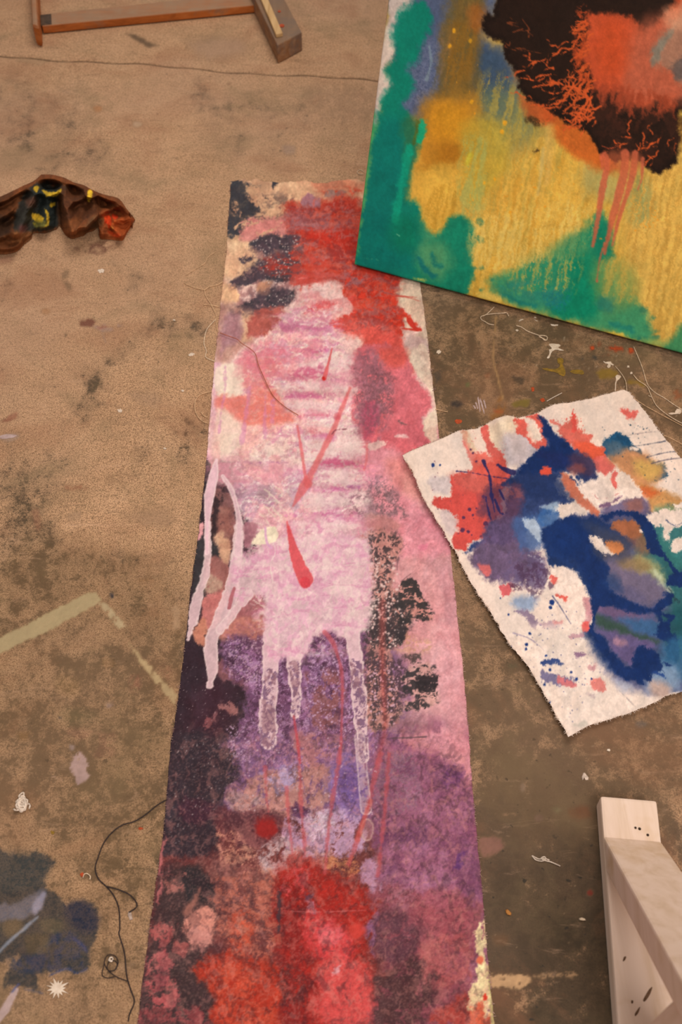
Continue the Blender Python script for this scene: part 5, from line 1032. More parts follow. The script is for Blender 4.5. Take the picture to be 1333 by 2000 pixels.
    # right-hand oranges, greens
    p(C7(985,240, 1030,220, 1050,205, 1090,225, 1110,240, 1160,285, 1180,305, 1240,340, 1265,370, 1255,400, 1200,420, 1160,400, 1060,350, 1000,310, 990,270), (34,84,120), soft=2, warp=(4,3), var=.2); p(C7(1010,310, 1110,280, 1200,320, 1250,370, 1220,420, 1150,460, 1090,400, 1040,350), (212,146,98), .95, soft=11); p(C7(1130,330, 1240,350, 1210,410, 1150,400), (216,176,96), .8, soft=11); p(C7(1120,265, 1150,272, 1140,285, 1110,280), WH, soft=1.5); p(C7(1000,255, 1060,260, 1070,300, 1010,300), (100,116,128), .7, soft=9)
    p(C7(1140,430, 1230,450, 1333,490, 1480,520, 1480,580, 1333,560, 1240,550, 1160,540, 1180,490), (214,152,88), .92, soft=8, warp=(5,3)); p(C7(1160,450, 1230,460, 1220,490, 1160,490), (220,104,54), .85, soft=8); p(C7(1220,540, 1400,520, 1400,600, 1260,570), (110,146,112), .8, soft=9)
    p(C7(1000,530, 1130,490, 1180,510, 1180,560, 1100,570, 1020,570), (108,96,128), .92, soft=7, warp=(5,3)); p(C7(1080,510, 1150,510, 1140,560, 1090,550), (160,100,84), .7, soft=8)
    p(C7(800,385, 850,400, 880,450, 940,520, 985,560, 970,580, 900,530, 840,470), (206,112,84), .92, soft=3, warp=(3,2)); l(C7(850,400, 880,440, 920,480), 1.4, NAVY, .8); l(C7(870,400, 890,440), 1.2, NAVY, .8)
    p(C7(890,450, 930,420, 990,410, 1020,385, 1070,375, 1110,400, 1135,440, 1155,490, 1080,505, 1000,530, 970,530, 930,500), WH, soft=1.8, warp=(4,3)); l(C7(1045,390, 1040,420, 1050,450), [5,4,1], (224,100,92), .9); p(C7(980,520, 1040,495, 1070,485, 1060,500, 1000,530), (110,76,110), .85, soft=2, warp=(4,3)); l(C7(945,480, 980,490, 1060,480), .7, (200,110,110), .6)
    p(C7(1025,610, 1060,590, 1110,590, 1150,620, 1140,670, 1080,660, 1030,640), (176,104,66), .92, soft=4, warp=(4,3)); p(C7(1080,640, 1150,640, 1200,720, 1130,720), (156,98,70), .7, soft=10)
    p(C7(925,655, 960,660, 1000,700, 1030,720, 1025,742, 980,735, 940,700), WH, soft=1.6, warp=(4,3)); p(C7(1000,690, 1040,680, 1075,705, 1050,740, 1020,730), (214,132,80), .95, soft=2.5, warp=(3,2))
    p(C7(1180,570, 1260,545, 1330,540, 1400,560, 1400,600, 1330,610, 1290,620, 1260,680, 1235,650, 1240,620, 1180,600), WH, soft=1.8, warp=(4,3)); p(C7(1280,690, 1340,660, 1400,680, 1380,720, 1300,730), WH, soft=1.8, warp=(4,3)); p(C7(1295,520, 1340,515, 1340,535, 1300,535), WH, soft=1.5); bl(*C7(1150,640)[0], 4, 5, WH, soft=1.2); l(C7(1260,590, 1300,610, 1333,600), .8, NAVY, .7)
    # navy rope
    l(C7(1000,590, 1040,565, 1090,560, 1130,580, 1165,610, 1185,650, 1205,700, 1240,730), [6,6,6,8,10,14,14,4], NAVY, .97, soft=1.6, warp=(4,2)); l(C7(1240,730, 1280,780, 1310,820), [3,3,5], NAVY, .95); p(C7(1270,860, 1300,815, 1400,810, 1400,870, 1310,880), NAVY, .97, soft=2, warp=(3,2)); l(C7(1270,880, 1300,920, 1312,945), 1.6, (40,60,70), .8)
    l(C7(1265,910, 1280,930, 1240,960, 1235,990, 1275,1010, 1260,1040), [3,8,8,6,8,8], NAVY, .96, soft=1.6, warp=(5,3)); l(C7(1255,1050, 1240,1090, 1280,1100, 1290,1150, 1300,1180, 1270,1200), [9,9,12,10,8,4], NAVY, .96, soft=1.6, warp=(5,3)); l(C7(1240,960, 1240,1060), 3, NAVY, .9)
    p(C7(1240,1150, 1333,1080, 1420,1080, 1400,1250, 1300,1290, 1220,1270), (56,112,146), .75, soft=14); p(C7(1190,1230, 1300,1220, 1320,1320, 1200,1350, 1160,1300), (140,160,184), .85, soft=14); p(C7(1180,1290, 1260,1300, 1280,1350, 1220,1370), (206,170,150), .85, soft=10)
    p(C7(1130,1170, 1190,1150, 1240,1200, 1250,1250, 1200,1260, 1160,1300, 1130,1260), NAVY, .95, soft=2, warp=(6,3)); l(C7(1200,1200, 1280,1215), 3, NAVY, .9, warp=(3,2)); l(C7(1150,1240, 1185,1285), 5, NAVY, .9); l(C7(1210,1250, 1250,1270), 3, (40,70,130), .9)
    # lower white field and its splashes
    p(C7(770,800, 820,785, 880,830, 905,880, 900,930, 930,1000, 925,1040, 880,1060, 830,1030, 770,970, 740,880), WH, soft=2, warp=(4,2)); p(C7(755,860, 780,860, 770,890), (110,80,100), .8, soft=2); p(C7(765,825, 790,830, 790,860, 770,855), (228,96,86), .9, soft=1.5, warp=(3,2)); p(C7(785,905, 830,915, 825,940, 790,925), (230,98,84), .95, soft=1.5, warp=(3,2)); p(C7(900,930, 935,950, 930,1060, 905,1060, 915,1000), (204,140,146), .85, soft=2.5, warp=(3,2)); bl(*C7(908,1050)[0], 8, 9, (228,102,96), soft=1.5, warp=(2,1)); p(C7(780,1030, 810,1030, 808,1042, 785,1042), (230,140,136), .8, soft=2)
    p(C7(880,1060, 1000,1230, 1060,1300, 1160,1330, 1225,1385, 1120,1430, 840,1530, 700,1270, 560,1080, 700,1060), (244,222,205), .85, soft=12)
    l(C7(880,1170, 910,1172, 930,1170), [3,3,2], (150,112,140), .9, warp=(3,3)); p(C7(920,1220, 970,1210, 960,1240, 930,1240), (196,136,140), .8, soft=3, warp=(4,3)); p(C7(725,1250, 780,1265, 850,1260, 860,1290, 800,1305, 740,1285), (104,98,136), .85, soft=2.5, warp=(6,4)); p(C7(800,1270, 870,1295, 860,1310, 810,1300), (224,120,120), .9, soft=2, warp=(4,3)); p(C7(730,1195, 800,1200, 795,1210, 735,1212), (40,62,120), .9, soft=1.5, warp=(4,3)); p(C7(930,1280, 980,1285, 990,1320, 965,1335, 930,1300), (230,128,118), .9, soft=2, warp=(4,3)); p(C7(920,1345, 960,1350, 950,1362, 925,1355), (206,180,176), .8, soft=2); p(C7(1040,1280, 1100,1300, 1110,1320, 1070,1330), (200,200,212), .8, soft=6)
    l(C7(835,1100, 855,1095, 900,1085), [1,4,4], (200,150,160), .8)
    S.bleed(4, 3, 1.5, .5); S.tint('l', .10, (1, .7, .5)); S.tint('m', .08)
    for x, y, r in ((252,352,4), (283,352,1.6), (768,948,5), (762,970,3), (672,1083,2.5), (658,1130,3), (655,1150,2.5), (852,1250,2.6), (875,1280,2.2), (735,1305,3), (756,1380,2), (730,1355,1.5), (742,1180,1.5), (545,930,1.6), (580,1000,2), (940,1280,2), (725,1210,2.4), (760,1240,2.2), (590,1140,2.5)): bl(*C7(x, y)[0], r, r * 1.1, (30,58,120), soft=.8, warp=(1,1))
    for x, y, r in ((415,285,2.5), (425,300,2), (440,335,2.4), (410,545,3), (440,540,2.5), (425,570,2), (385,580,3), (380,635,5), (405,640,3), (480,605,4), (420,655,2), (470,490,3), (460,660,2)): bl(*C7(x, y)[0], r, r, (84,50,84), op=.9, soft=.9, warp=(1,1))
    for a, b in (((470,335, 480,360, 498,400, 505,480), (4,2.5,2.5,3)), ((532,350, 560,370, 600,385), (3,4,6)), ((355,378, 420,385, 500,400, 570,410), (2,1.2,1.2,1)), ((480,490, 490,540, 505,590), (2,1.5,1)), ((505,480, 515,530, 525,585), (3,2,1.5)), ((520,500, 545,560, 575,560), (3,2,1)), ((540,460, 580,540), (2,1))): l(C7(*a), list(b), (44,42,92), .92, soft=.8, warp=(1.5,1))
    S.dots(C7(240,330, 300,340, 560,420, 540,700, 380,690, 250,520), 70, .4, 1.2, (110,60,84), .8); S.dots(C7(700,900, 900,880, 1000,1250, 850,1500, 600,1100), 130, .35, 1.4, (60,66,120), .75); S.dots(C7(400,180, 600,200, 560,330, 430,330), 40, .4, 1.4, (206,90,90), .8); S.dots(C7(980,180, 1333,300, 1333,560, 1150,480), 70, .4, 1.4, (40,70,90), .8); S.dots(C7(760,150, 900,150, 960,260, 840,200), 40, .6, 2.2, (228,100,88), .85); S.dots(C7(1080,170, 1200,190, 1190,260, 1130,230), 16, .6, 1.8, (40,70,90), .9)
    l(C7(1105,272, 1180,262, 1260,248), .7, (60,70,90), .8); l(C7(1180,318, 1250,300, 1325,290), .8, (60,66,90), .8); l(C7(1200,345, 1260,330, 1333,320), .7, (70,66,90), .7); l(C7(1080,225, 1180,210, 1250,205), .5, (150,130,130), .6); l(C7(1060,1330, 1130,1400), .5, (160,150,150), .7); l(C7(770,920, 800,960, 850,1040), .7, (50,60,110), .7); l(C7(600,1080, 680,1110, 760,1180), .5, (120,110,150), .6)
    p(C7(860,1475, 910,1465, 915,1480, 870,1490), (206,196,180), .7, soft=3)
    S.tint('g', .06); S.tint('f', .05); S.tint('m', .03); S.c *= np.array([.975, .99, 1.0], np.float32)
    return S
SC_TOP = [(787,889),(800,882),(860,858),(897,841),(930,838),(948,830),(968,818),(992,811),(1012,816),(1032,812),(1052,806),(1068,796),(1084,789),(1110,787),(1160,777),(1205,764),(1219,761)]
SC_LEFT = [(787,889),(805,916),(825,966),(841,995),(881,1060),(922,1141),(958,1195),(998,1261),(1043,1317),(1075,1375),(1111,1439)]
SC_BOT = [(1111,1439),(1151,1416),(1183,1407),(1232,1391),(1282,1371),(1302,1358),(1340,1349),(1420,1318),(1520,1280),(1612,1247)]
SC_RIGHT = [(1219,761),(1231,766),(1262,805),(1300,856),(1336,902),(1400,985),(1500,1110),(1612,1247)]
def build_scrap():
    S = scrap_paint()
    rng = np.random.default_rng(9)
    def curve(pts, n, jit):
        G = ground(np.array(pts)[:, 0], np.array(pts)[:, 1])[:, :2]
        d = np.concatenate([[0], np.cumsum(np.linalg.norm(np.diff(G, axis=0), axis=1))]); t = np.linspace(0, d[-1], n)
        Q = np.stack([np.interp(t, d, G[:, 0]), np.interp(t, d, G[:, 1])], -1)
        w = (fbm(n, 2, 7, 7, rng, 3) - .5) * jit; w *= sstep(0, 8, np.minimum(np.arange(n), n - 1 - np.arange(n)))[:, None]
        return Q + w
    nu, nv = 390, 400
    T, Bm, L, R = curve(SC_TOP, nu, .0032), curve(SC_BOT, nu, .0032), curve(SC_LEFT, nv, .0032), curve(SC_RIGHT, nv, .0032)
    u = np.linspace(0, 1, nu)[None, :, None]; v = np.linspace(0, 1, nv)[:, None, None]
    Pxy = (1 - v) * T[None] + v * Bm[None] + (1 - u) * L[:, None] + u * R[:, None] - ((1 - u) * (1 - v) * T[0] + u * (1 - v) * T[-1] + (1 - u) * v * Bm[0] + u * v * Bm[-1])
    P0 = np.concatenate([Pxy, np.zeros(Pxy.shape[:2] + (1,))], -1)
    px, py = project(P0)
    U = np.broadcast_to(u[..., 0], px.shape); Vv = np.broadcast_to(v[..., 0], px.shape)
    # cloth relief: lifted left edge, rucks at the top, soft cockles
    h = .0035 + .010 * np.exp(-U / .035) * (1 - .75 * np.exp(-((Vv - .42) / .10) ** 2)) + .010 * np.exp(-U / .09) * np.exp(-Vv / .22) + .006 * np.exp(-(1 - Vv) / .05)
    def ruck(pts, a, w):
        d = np.full(px.shape, 1e9); Q = catmull(pts, 5, False)
        for i in range(len(Q) - 1):
            ax, ay = Q[i]; ex, ey = Q[i + 1] - Q[i]; t = np.clip(((px - ax) * ex + (py - ay) * ey) / (ex * ex + ey * ey), 0, 1)
            d = np.minimum(d, np.hypot(px - ax - t * ex, py - ay - t * ey))
        return a * np.exp(-(d / w) ** 2)
    h = h + ruck([(900,838),(915,870),(930,920)], .010, 16) + ruck([(975,805),(990,850),(1000,900),(985,960)], .022, 20) + ruck([(1085,775),(1110,840),(1150,900),(1210,960)], .014, 26) + ruck([(1050,1050),(1150,1120),(1260,1180)], .006, 20) + ruck([(860,1000),(960,1060),(1050,1100)], .006, 24) + ruck([(1060,1260),(1180,1290),(1300,1300)], .005, 22) + ruck([(1150,1190),(1260,1230),(1333,1240)], .006, 16)
    n1 = fbm(nv, nu, 90, 90, rng, 2); h = h + (n1 - .5) * .005 + (fbm(nv, nu, 16, 16, rng, 2) - .5) * .0005
    h = h + .0042 * sstep(30, -5, px - np.interp(py, STRIP_R[:, 1], STRIP_R[:, 0]))
    h = np.maximum(h, .0035)
    V = ground(px, py, h)
    # rolled top-left corner
    c0 = np.array([1.06, .98, 0])
    C = S.sample(px, py)
    root = bpy.data.objects.new('canvas_scrap', None); col.objects.link(root); base = np.array([float(V[..., 0].mean()), float(V[..., 1].mean()), 0]); root.location = base
    tag(root, 'torn white canvas piece splashed with navy, red and orange paint, overlapping the pink strip', 'canvas')
    m = cloth_mat('painted_white_cotton', .85, .06, 900, .3)
    o = link('cloth', grid_mesh('scrap_cloth', V - base, C), m, root)
    sol = o.modifiers.new('thickness', 'SOLIDIFY'); sol.thickness = .0012; sol.offset = -1
    # frayed fibres round the torn edges
    parts = []
    for E_, k in ((V[0], 300), (V[:, 0], 420), (V[-1], 200), (V[:, -1], 260)):
        n = len(E_); cen = V[nv // 2, nu // 2]
        for j in range(k):
            i = rng.integers(3, n - 3); a = E_[i]; tg = E_[i + 2] - E_[i - 2]; tg[2] = 0; tg /= np.linalg.norm(tg)
            out = np.array([tg[1], -tg[0], 0]); out *= 1 if out @ (a - cen) > 0 else -1
            ln = .0012 + .0042 * rng.random() ** 2; d = out + tg * rng.normal() * .7
            q = np.array([a - out * .002, a + d * ln * .5 + [0, 0, .0003], a + d * ln + [0, 0, -.0008 * rng.random()]]) - base
            parts.append(tube_geo(q, [.0004, .00035, .00015], 3))
    tag(link('frayed_edge', pydata('scrap_fringe', *merge_geo(parts)), plain_mat('white_fibre', (240, 224, 208), (222, 200, 182), 30), root), kind='stuff')
    # the little rolled-over corner
    a, b = ground(788, 891, .012), ground(806, 921, .010); parts = []
    r = .0045; ts = np.linspace(.2, 5.2, 16); ax = (b - a) / np.linalg.norm(b - a); side = np.cross(ax, [0, 0, 1.]); side /= np.linalg.norm(side)
    if side[0] < 0: side = -side
    Vr = np.array([[a + (b - a) * s + side * (.004 + (r - .0005 * t) * math.sin(t)) * (1 - .5 * s) + np.array([0, 0, -.0045 + (r - .0005 * t) * math.cos(t) * (1 - .4 * s)]) for s in np.linspace(0, 1, 12)] for t in ts]) - base
    oc = link('rolled_corner', grid_mesh('rolled_corner', Vr, np.zeros(Vr.shape) + np.array([236, 210, 180])), m, root)
    sol = oc.modifiers.new('thickness', 'SOLIDIFY'); sol.thickness = .001
build_scrap()

# ================================================================== timber things
def wood_mat(name, c0, c1, c2, axis, rough=.6, stain=None, sc=1.0, dust=None):
    m, nt, b = new_mat(name, rough); v = objco(nt)
    mp = N(nt, 'ShaderNodeMapping'); nt.links.new(v, mp.inputs['Vector']); s = [38 * sc] * 3; s[axis] = 3 * sc; mp.inputs['Scale'].default_value = s
    f = noise_node(nt, 1.0, 6, .62, mp.outputs[0], .6)
    c = ramp(nt, f, [(.3, c0), (.52, c1), (.72, c2)])
    if stain:
        k = ramp(nt, noise_node(nt, stain[1], 4, .65, v), [(stain[2], (0, 0, 0, 1)), (stain[2] + .12, (stain[3],) * 3 + (1,))])
        c = mixc(nt, k, c, stain[0])
    if dust:                                     # grey studio dust settled on the upward faces
        ge = nt.nodes.new('ShaderNodeNewGeometry'); sx = nt.nodes.new('ShaderNodeSeparateXYZ'); nt.links.new(ge.outputs['True Normal'], sx.inputs[0])
        k = mth(nt, 'MULTIPLY', mth(nt, 'MAXIMUM', sx.outputs['Z'], 0.), mth(nt, 'ADD', .25, noise_node(nt, 22, 4, .6, v)), True)
        c = mixc(nt, mth(nt, 'MULTIPLY', k, dust[1]), c, dust[0])
    nt.links.new(c, b.inputs['Base Color']); bump(nt, b, f, .25, .001)
    return m
def empty(name, loc, label, cat):
    o = bpy.data.objects.new(name, None); col.objects.link(o); o.location = tuple(map(float, loc)); return tag(o, label, cat)
def beam(name, bot, top, mat, parent, bev=.002, org=None):
    org = np.array(parent.location) if parent else np.zeros(3)
    return link(name, hexa(name, [np.array(q) - org for q in bot], [np.array(q) - org for q in top], bev), mat, parent)

# white trestle: foot on the floor, sloping brace, upright
WHITEW = wood_mat('white_painted_timber', (222, 194, 166), (236, 210, 188), (242, 218, 198), 1, .6, ((206, 168, 116), 7, .56, .5))
hf = .038
a, b2 = ground(1173.5, 1554, hf), ground(1284, 1563, hf)
fd = ground(1207.6, 2000, hf) - a; fd /= np.linalg.norm(fd); fs = b2 - a; FWID = float(np.linalg.norm(fs)); fs = np.array([-fd[1], fd[0], 0])
if fs[0] < 0: fs = -fs
tr = empty('wooden_trestle', (a[0] + .03, a[1] - .25, 0), 'white painted wooden trestle with foot, sloping brace and upright in the lower right corner', 'trestle')
a0 = np.array([a[0], a[1], 0]); up_ = np.array([0, 0, 1.])
FL = .47
ft = [a0 + fd * FL, a0 + fd * FL + fs * FWID, a0 + fs * FWID, a0]
beam('foot', ft, [q + up_ * hf for q in ft], WHITEW, tr, .005)
s0 = (ground(1179, 1634, hf) - a) @ fd; e = np.array([-.061, -.665, .744]); e = fd * (np.array([e[0], e[1]]) @ fd[:2]) + up_ * e[2]; e /= np.linalg.norm(e)
nb = np.cross(e, fs); nb *= -1 if nb[2] > 0 else 1            # underside direction
TB = .042; LB = .62
p0 = a0 + up_ * hf + fd * s0; lo0 = p0 + fd * (TB / abs(nb @ fd) if False else TB / abs(e[2]))   # the brace is cut flat on the foot
pe = p0 + e * LB; le = pe + nb * TB
beam('brace', [lo0, lo0 + fs * FWID, le + fs * FWID, le], [p0, p0 + fs * FWID, pe + fs * FWID, pe], WHITEW, tr, .004)
pq = ground(1213, 2051, hf); sp = (pq - a) @ fd; w0 = a0 + fd * sp + fs * .002 + up_ * hf
pb = [w0 + fd * .06, w0 + fd * .06 + fs * (FWID - .004), w0 + fs * (FWID - .004), w0]
beam('upright', pb, [q + up_ * .52 for q in pb], wood_mat('white_painted_upright', (222, 194, 166), (236, 210, 188), (242, 218, 198), 2, .6, ((206, 168, 116), 7, .6, .4)), tr, .004)
NAIL = plain_mat('dark_scuff', (70, 52, 40), (50, 38, 30), 60)
org = np.array(tr.location)
for x, y, r in ((1242, 1617, .002), (1250, 1619, .0024), (1266, 1631, .0022), (1235, 1667, .0016)):
    q = ground(x, y, hf) - org; V, f_ = tube_geo([q + [0, 0, -.002], q + [0, 0, .0008]], r, 8); link('nail_head', pydata('nail_head', V, f_), NAIL, tr)

def scuff(pts, z, mat, parent):
    Q = catmull(pts, 3); n = len(Q); o_ = np.array(parent.location); V = np.vstack([ground(Q[:, 0], Q[:, 1], z - .0005), ground(Q[:, 0], Q[:, 1], z + .0004)]) - o_
    link('scuff', pydata('scuff', V, [tuple(range(n)), tuple(range(n, 2 * n))] + [(i, (i + 1) % n, n + (i + 1) % n, n + i) for i in range(n)]), mat, parent)
for q in (D8(1140,1425, 1130,1460, 1115,1490, 1090,1520, 1080,1510, 1098,1475, 1120,1440), D8(1060,1555, 1050,1590, 1030,1615, 1026,1600, 1045,1570), D8(1003,1512, 1015,1515, 1014,1530, 1003,1532), D8(955,1230, 970,1228, 962,1250, 948,1258)): scuff(q, hf, plain_mat('brown_scuff', (128, 98, 74), (98, 74, 54), 200), tr)
# easel base at the top: cross bar and two feet
BRN = wood_mat('brown_stained_timber', (136, 72, 30), (172, 96, 44), (186, 116, 64), 0, .55, ((120, 98, 78), 9, .54, .6), dust=((158, 128, 100), 1.0))
BRY = wood_mat('dark_worn_timber', (128, 84, 50), (150, 110, 78), (166, 132, 102), 1, .6, ((112, 98, 90), 12, .48, .7), dust=((130, 108, 88), .95))
es = empty('easel_base', ground(330, 40), 'brown wooden easel base with a long cross bar and thick feet behind the crack', 'easel')
hb = .030
cb_f0, cb_f1 = ground(82, 50.5, hb), ground(500, 9.5, hb); cb_k0, cb_k1 = ground(78.5, 28, hb), ground(500, -16, hb)
dn = lambda q, z=.004: np.array([q[0], q[1], z])
beam('cross_bar', [dn(cb_f0), dn(cb_f1), dn(cb_k1), dn(cb_k0)], [cb_f0, cb_f1, cb_k1, cb_k0], BRN, es, .003)
hk = .062
q0, q1 = ground(542, 88, hk), ground(590, 62.5, hk); dirf = ground(505, 12, hk) - q0; dirf /= np.linalg.norm(dirf); LF = .62
tp = [q0, q1, q1 + dirf * LF, q0 + dirf * LF]
beam('foot', [dn(t, 0) for t in tp], tp, BRY, es, .004)
r0, r1 = ground(62, 46, .075), ground(75, 50, .075); d2 = ground(72, -5, .075) - r1; d2 /= np.linalg.norm(d2)
tp = [r0, r1, r1 + d2 * .55, r0 + d2 * .55]
beam('foot', [dn(t, 0) for t in tp], tp, BRN, es, .012)
q = [ground(x, y, hb + .0006) for x, y in ((80, 49.5), (101, 47.5), (100, 27.5), (78.5, 29.5))]
beam('metal_plate', [t - up_ * .003 for t in q], [t + up_ * .001 for t in q], plain_mat('dark_iron', (92, 74, 58), (66, 54, 44), 80, .5), es, .0006)
# batten lying on the thick foot
ba = [ground(x, y, hk + .001) for x, y in ((540, 74), (553, 71.5))]; db = ground(507, -4, hk) - ba[0]; db /= np.linalg.norm(db)
tp = [ba[0], ba[1], ba[1] + db * .34, ba[0] + db * .34]
bt = link('wooden_batten', hexa('wooden_batten', tp, [t + up_ * .012 for t in tp], .0015), wood_mat('pale_pine', (168, 128, 78), (206, 168, 116), (222, 188, 136), 1, .6))
tag(bt, 'slim pale wooden batten lying along the thick easel foot', 'batten')
for x, y, r in ((551, 51, 5), (546, 23, 3)):
    q = ground(x, y, hk); n_ = [q + np.array([math.cos(t) * .0017 * r, math.sin(t) * .0022 * r, 0]) - np.array(es.location) for t in np.linspace(0, 6.28, 12, endpoint=False)]
    link('paint_drop', pydata('paint_drop', n_ + [v + up_ * .002 for v in n_], [tuple(range(11, -1, -1)), tuple(range(12, 24))] + [(i, (i + 1) % 12, 12 + (i + 1) % 12, 12 + i) for i in range(12)]), OSP, es)

# ================================================================== the crumpled rag
def rag_paint():
    S = Ras(-80, 325, 280, 510, .9, (104, 60, 32), 61); p, l, bl = S.poly, S.line, S.blob
    p(D9(110,240, 350,95, 470,95, 640,160, 800,225, 1030,300, 1165,480, 1100,460, 1000,370, 800,300, 560,180, 380,160, 200,240), (128,72,38), soft=4, warp=(4,3)); p(D9(200,300, 300,180, 560,190, 540,300, 500,540, 280,600, 110,560), (50,48,42), soft=4, warp=(5,3)); p(D9(300,230, 500,240, 500,480, 440,560, 300,560, 320,380), (38,46,44), .8, soft=7)
    p(D9(540,210, 800,230, 840,400, 680,600, 560,580, 500,480), (92,54,32), .9, soft=7); p(D9(560,500, 700,490, 680,600, 600,620, 550,580), (132,78,42), .8, soft=6); p(D9(80,600, 280,580, 270,660, 100,700), (126,80,46), .9, soft=5); p(D9(680,560, 900,400, 1000,380, 1165,480, 1060,650, 870,640, 860,540), (132,70,36), soft=5); p(D9(730,560, 800,450, 880,460, 870,540), (92,72,50), .7, soft=6); p(D9(990,480, 1160,485, 1060,640, 960,550), (170,80,36), .85, soft=4)
    p(D9(240,310, 310,290, 300,360, 240,370), (126,76,56), .6, soft=6); p(D9(160,540, 220,530, 230,590, 170,600), (110,60,56), .6, soft=6)
    YL = (216,176,48)
    for q in (D9(290,200, 320,188, 345,200, 325,245, 295,235), D9(360,225, 410,240, 470,245, 530,220, 520,260, 470,285, 430,280, 400,290, 390,260), D9(760,235, 790,225, 800,260, 775,330, 762,300), D9(280,430, 330,440, 375,470, 370,505, 320,500, 285,470), D9(385,390, 420,420, 432,480, 425,540, 380,550, 405,500, 400,440), D9(280,510, 310,515, 300,530), D9(440,340, 485,330, 475,360, 435,375)): p(q, YL, .95, soft=1.2, warp=(2,1.5), var=.2)
    p(D9(300,500, 400,500, 380,550, 300,545), (126,120,50), .7, soft=3); p(D9(905,470, 950,450, 975,540, 940,560, 920,520, 905,550), (206,66,28), .95, soft=1.6, warp=(2,1.5)); p(D9(970,440, 1020,440, 1025,470, 985,480), (206,60,26), .95, soft=1.6, warp=(2,1.5)); p(D9(930,580, 1030,600, 1040,640, 960,620), (190,66,28), .8, soft=3); l(D9(960,540, 980,560), 1, (220,150,60), .9)
    p(D9(-200,300, 100,240, 60,500, -200,560), (96,56,30), .9, soft=6); p(D9(-60,460, 100,470, 80,600, -60,620), (44,32,24), .7, soft=6)
    S.tint('f', .25); S.tint('m', .2)
    return S
def build_rag():
    S = rag_paint()
    OUT = D9(-330,420, -200,330, -40,300, 110,235, 200,190, 290,150, 345,105, 365,92, 460,95, 560,120, 640,160, 730,185, 790,220, 900,265, 1030,300, 1100,390, 1165,470, 1165,500, 1110,580, 1060,655, 960,650, 865,640, 865,560, 845,545, 800,580, 690,590, 660,625, 620,632, 560,600, 515,530, 490,560, 400,585, 285,597, 275,640, 210,690, 165,740, 100,770, 0,780, -150,770, -300,650)
    Q = catmull(OUT, 3)
    xs = np.arange(Q[:, 0].min(), Q[:, 0].max(), 1.3); ys = np.arange(Q[:, 1].min(), Q[:, 1].max(), 1.3)
    # column-wise lattice between the upper and the lower outline keeps clean edges
    up, lo = [], []
    for x in xs:
        cy = []
        for i in range(len(Q)):
            a, b = Q[i], Q[(i + 1) % len(Q)]
            if (a[0] > x) != (b[0] > x): cy.append(a[1] + (x - a[0]) / (b[0] - a[0]) * (b[1] - a[1]))
        cy = cy or [400, 401]; up.append(min(cy)); lo.append(max(cy))
    up, lo = np.array(up), np.array(lo); nv = 120; t = np.linspace(0, 1, nv)[:, None]
    PX = np.repeat(xs[None], nv, 0); PY = up[None] * (1 - t) + lo[None] * t
    def dist(pts):
        d = np.full(PX.shape, 1e9); P = catmull(pts, 4, False)
        for i in range(len(P) - 1):
            ax, ay = P[i]; ex, ey = P[i + 1] - P[i]; k = np.clip(((PX - ax) * ex + (PY - ay) * ey) / (ex * ex + ey * ey + 1e-9), 0, 1)
            d = np.minimum(d, np.hypot(PX - ax - k * ex, PY - ay - k * ey))
        return d
    h = np.full(PX.shape, .012)
    R = lambda pts, a, w: a * np.exp(-(dist(D9(*pts)) / w) ** 2)
    h += R((-200,370, 0,330, 120,265, 250,205, 360,130, 470,130, 600,165, 760,225, 900,290, 1030,335, 1110,420), .046, 8)           # rolled back hem
    h += R((300,215, 270,330, 200,470, 150,600), .050, 13) + R((330,230, 430,260, 530,225), .040, 9) + R((420,300, 400,420, 380,540), .034, 15)
    h += R((560,225, 570,330, 590,450, 620,590), .052, 11) + R((590,340, 700,300, 790,240), .046, 9) + R((790,250, 820,350, 800,430, 700,560), .044, 12) + R((700,400, 690,500), .020, 14)
    h += R((690,585, 800,480, 930,400, 1010,380), .038, 7) + R((1000,490, 1150,480), .026, 8) + R((960,530, 1050,630), .022, 6) + R((880,600, 900,500), .022, 10) + R((-100,480, 60,430, 160,330), .034, 12) + R((0,640, 100,600), .03, 9) + R((-100,720, 60,740, 150,720), .018, 6)
    h -= R((400,205, 540,200, 640,210), .018, 6) + R((850,310, 930,360, 1000,400), .022, 7) + R((505,330, 505,520), .020, 6) + R((60,520, 110,470), .016, 8)
    rng = np.random.default_rng(4)
    h += (fbm(nv, len(xs), 22, 22, rng, 3) - .5) * .012 + (fbm(nv, len(xs), 7, 7, rng, 2) - .5) * .003
    h = np.clip(h, .004, .075)
    # the front hem droops to the floor, the back hem stays a thick roll
    h *= sstep(-.02, .10, 1 - t) * .85 + .15; h = np.maximum(h, .004)
    edge = np.minimum(np.arange(len(xs)), len(xs) - 1 - np.arange(len(xs)))[None]; h *= .2 + .8 * sstep(0, 8, edge)
    V = ground(PX, PY, h); C = S.sample(PX, PY)
    base = np.array([float(V[..., 0].mean()), float(V[..., 1].mean()), 0])
    # closes underneath: the back hem falls to the floor behind the roll
    o = link('rag', grid_mesh('rag', V - base, C, 0.001), cloth_mat('paint_stiff_rag', .75, .16, 420, .5)); o.location = base
    tag(o, 'crumpled brown paint rag with yellow and orange stains on the concrete', 'rag')
build_rag()

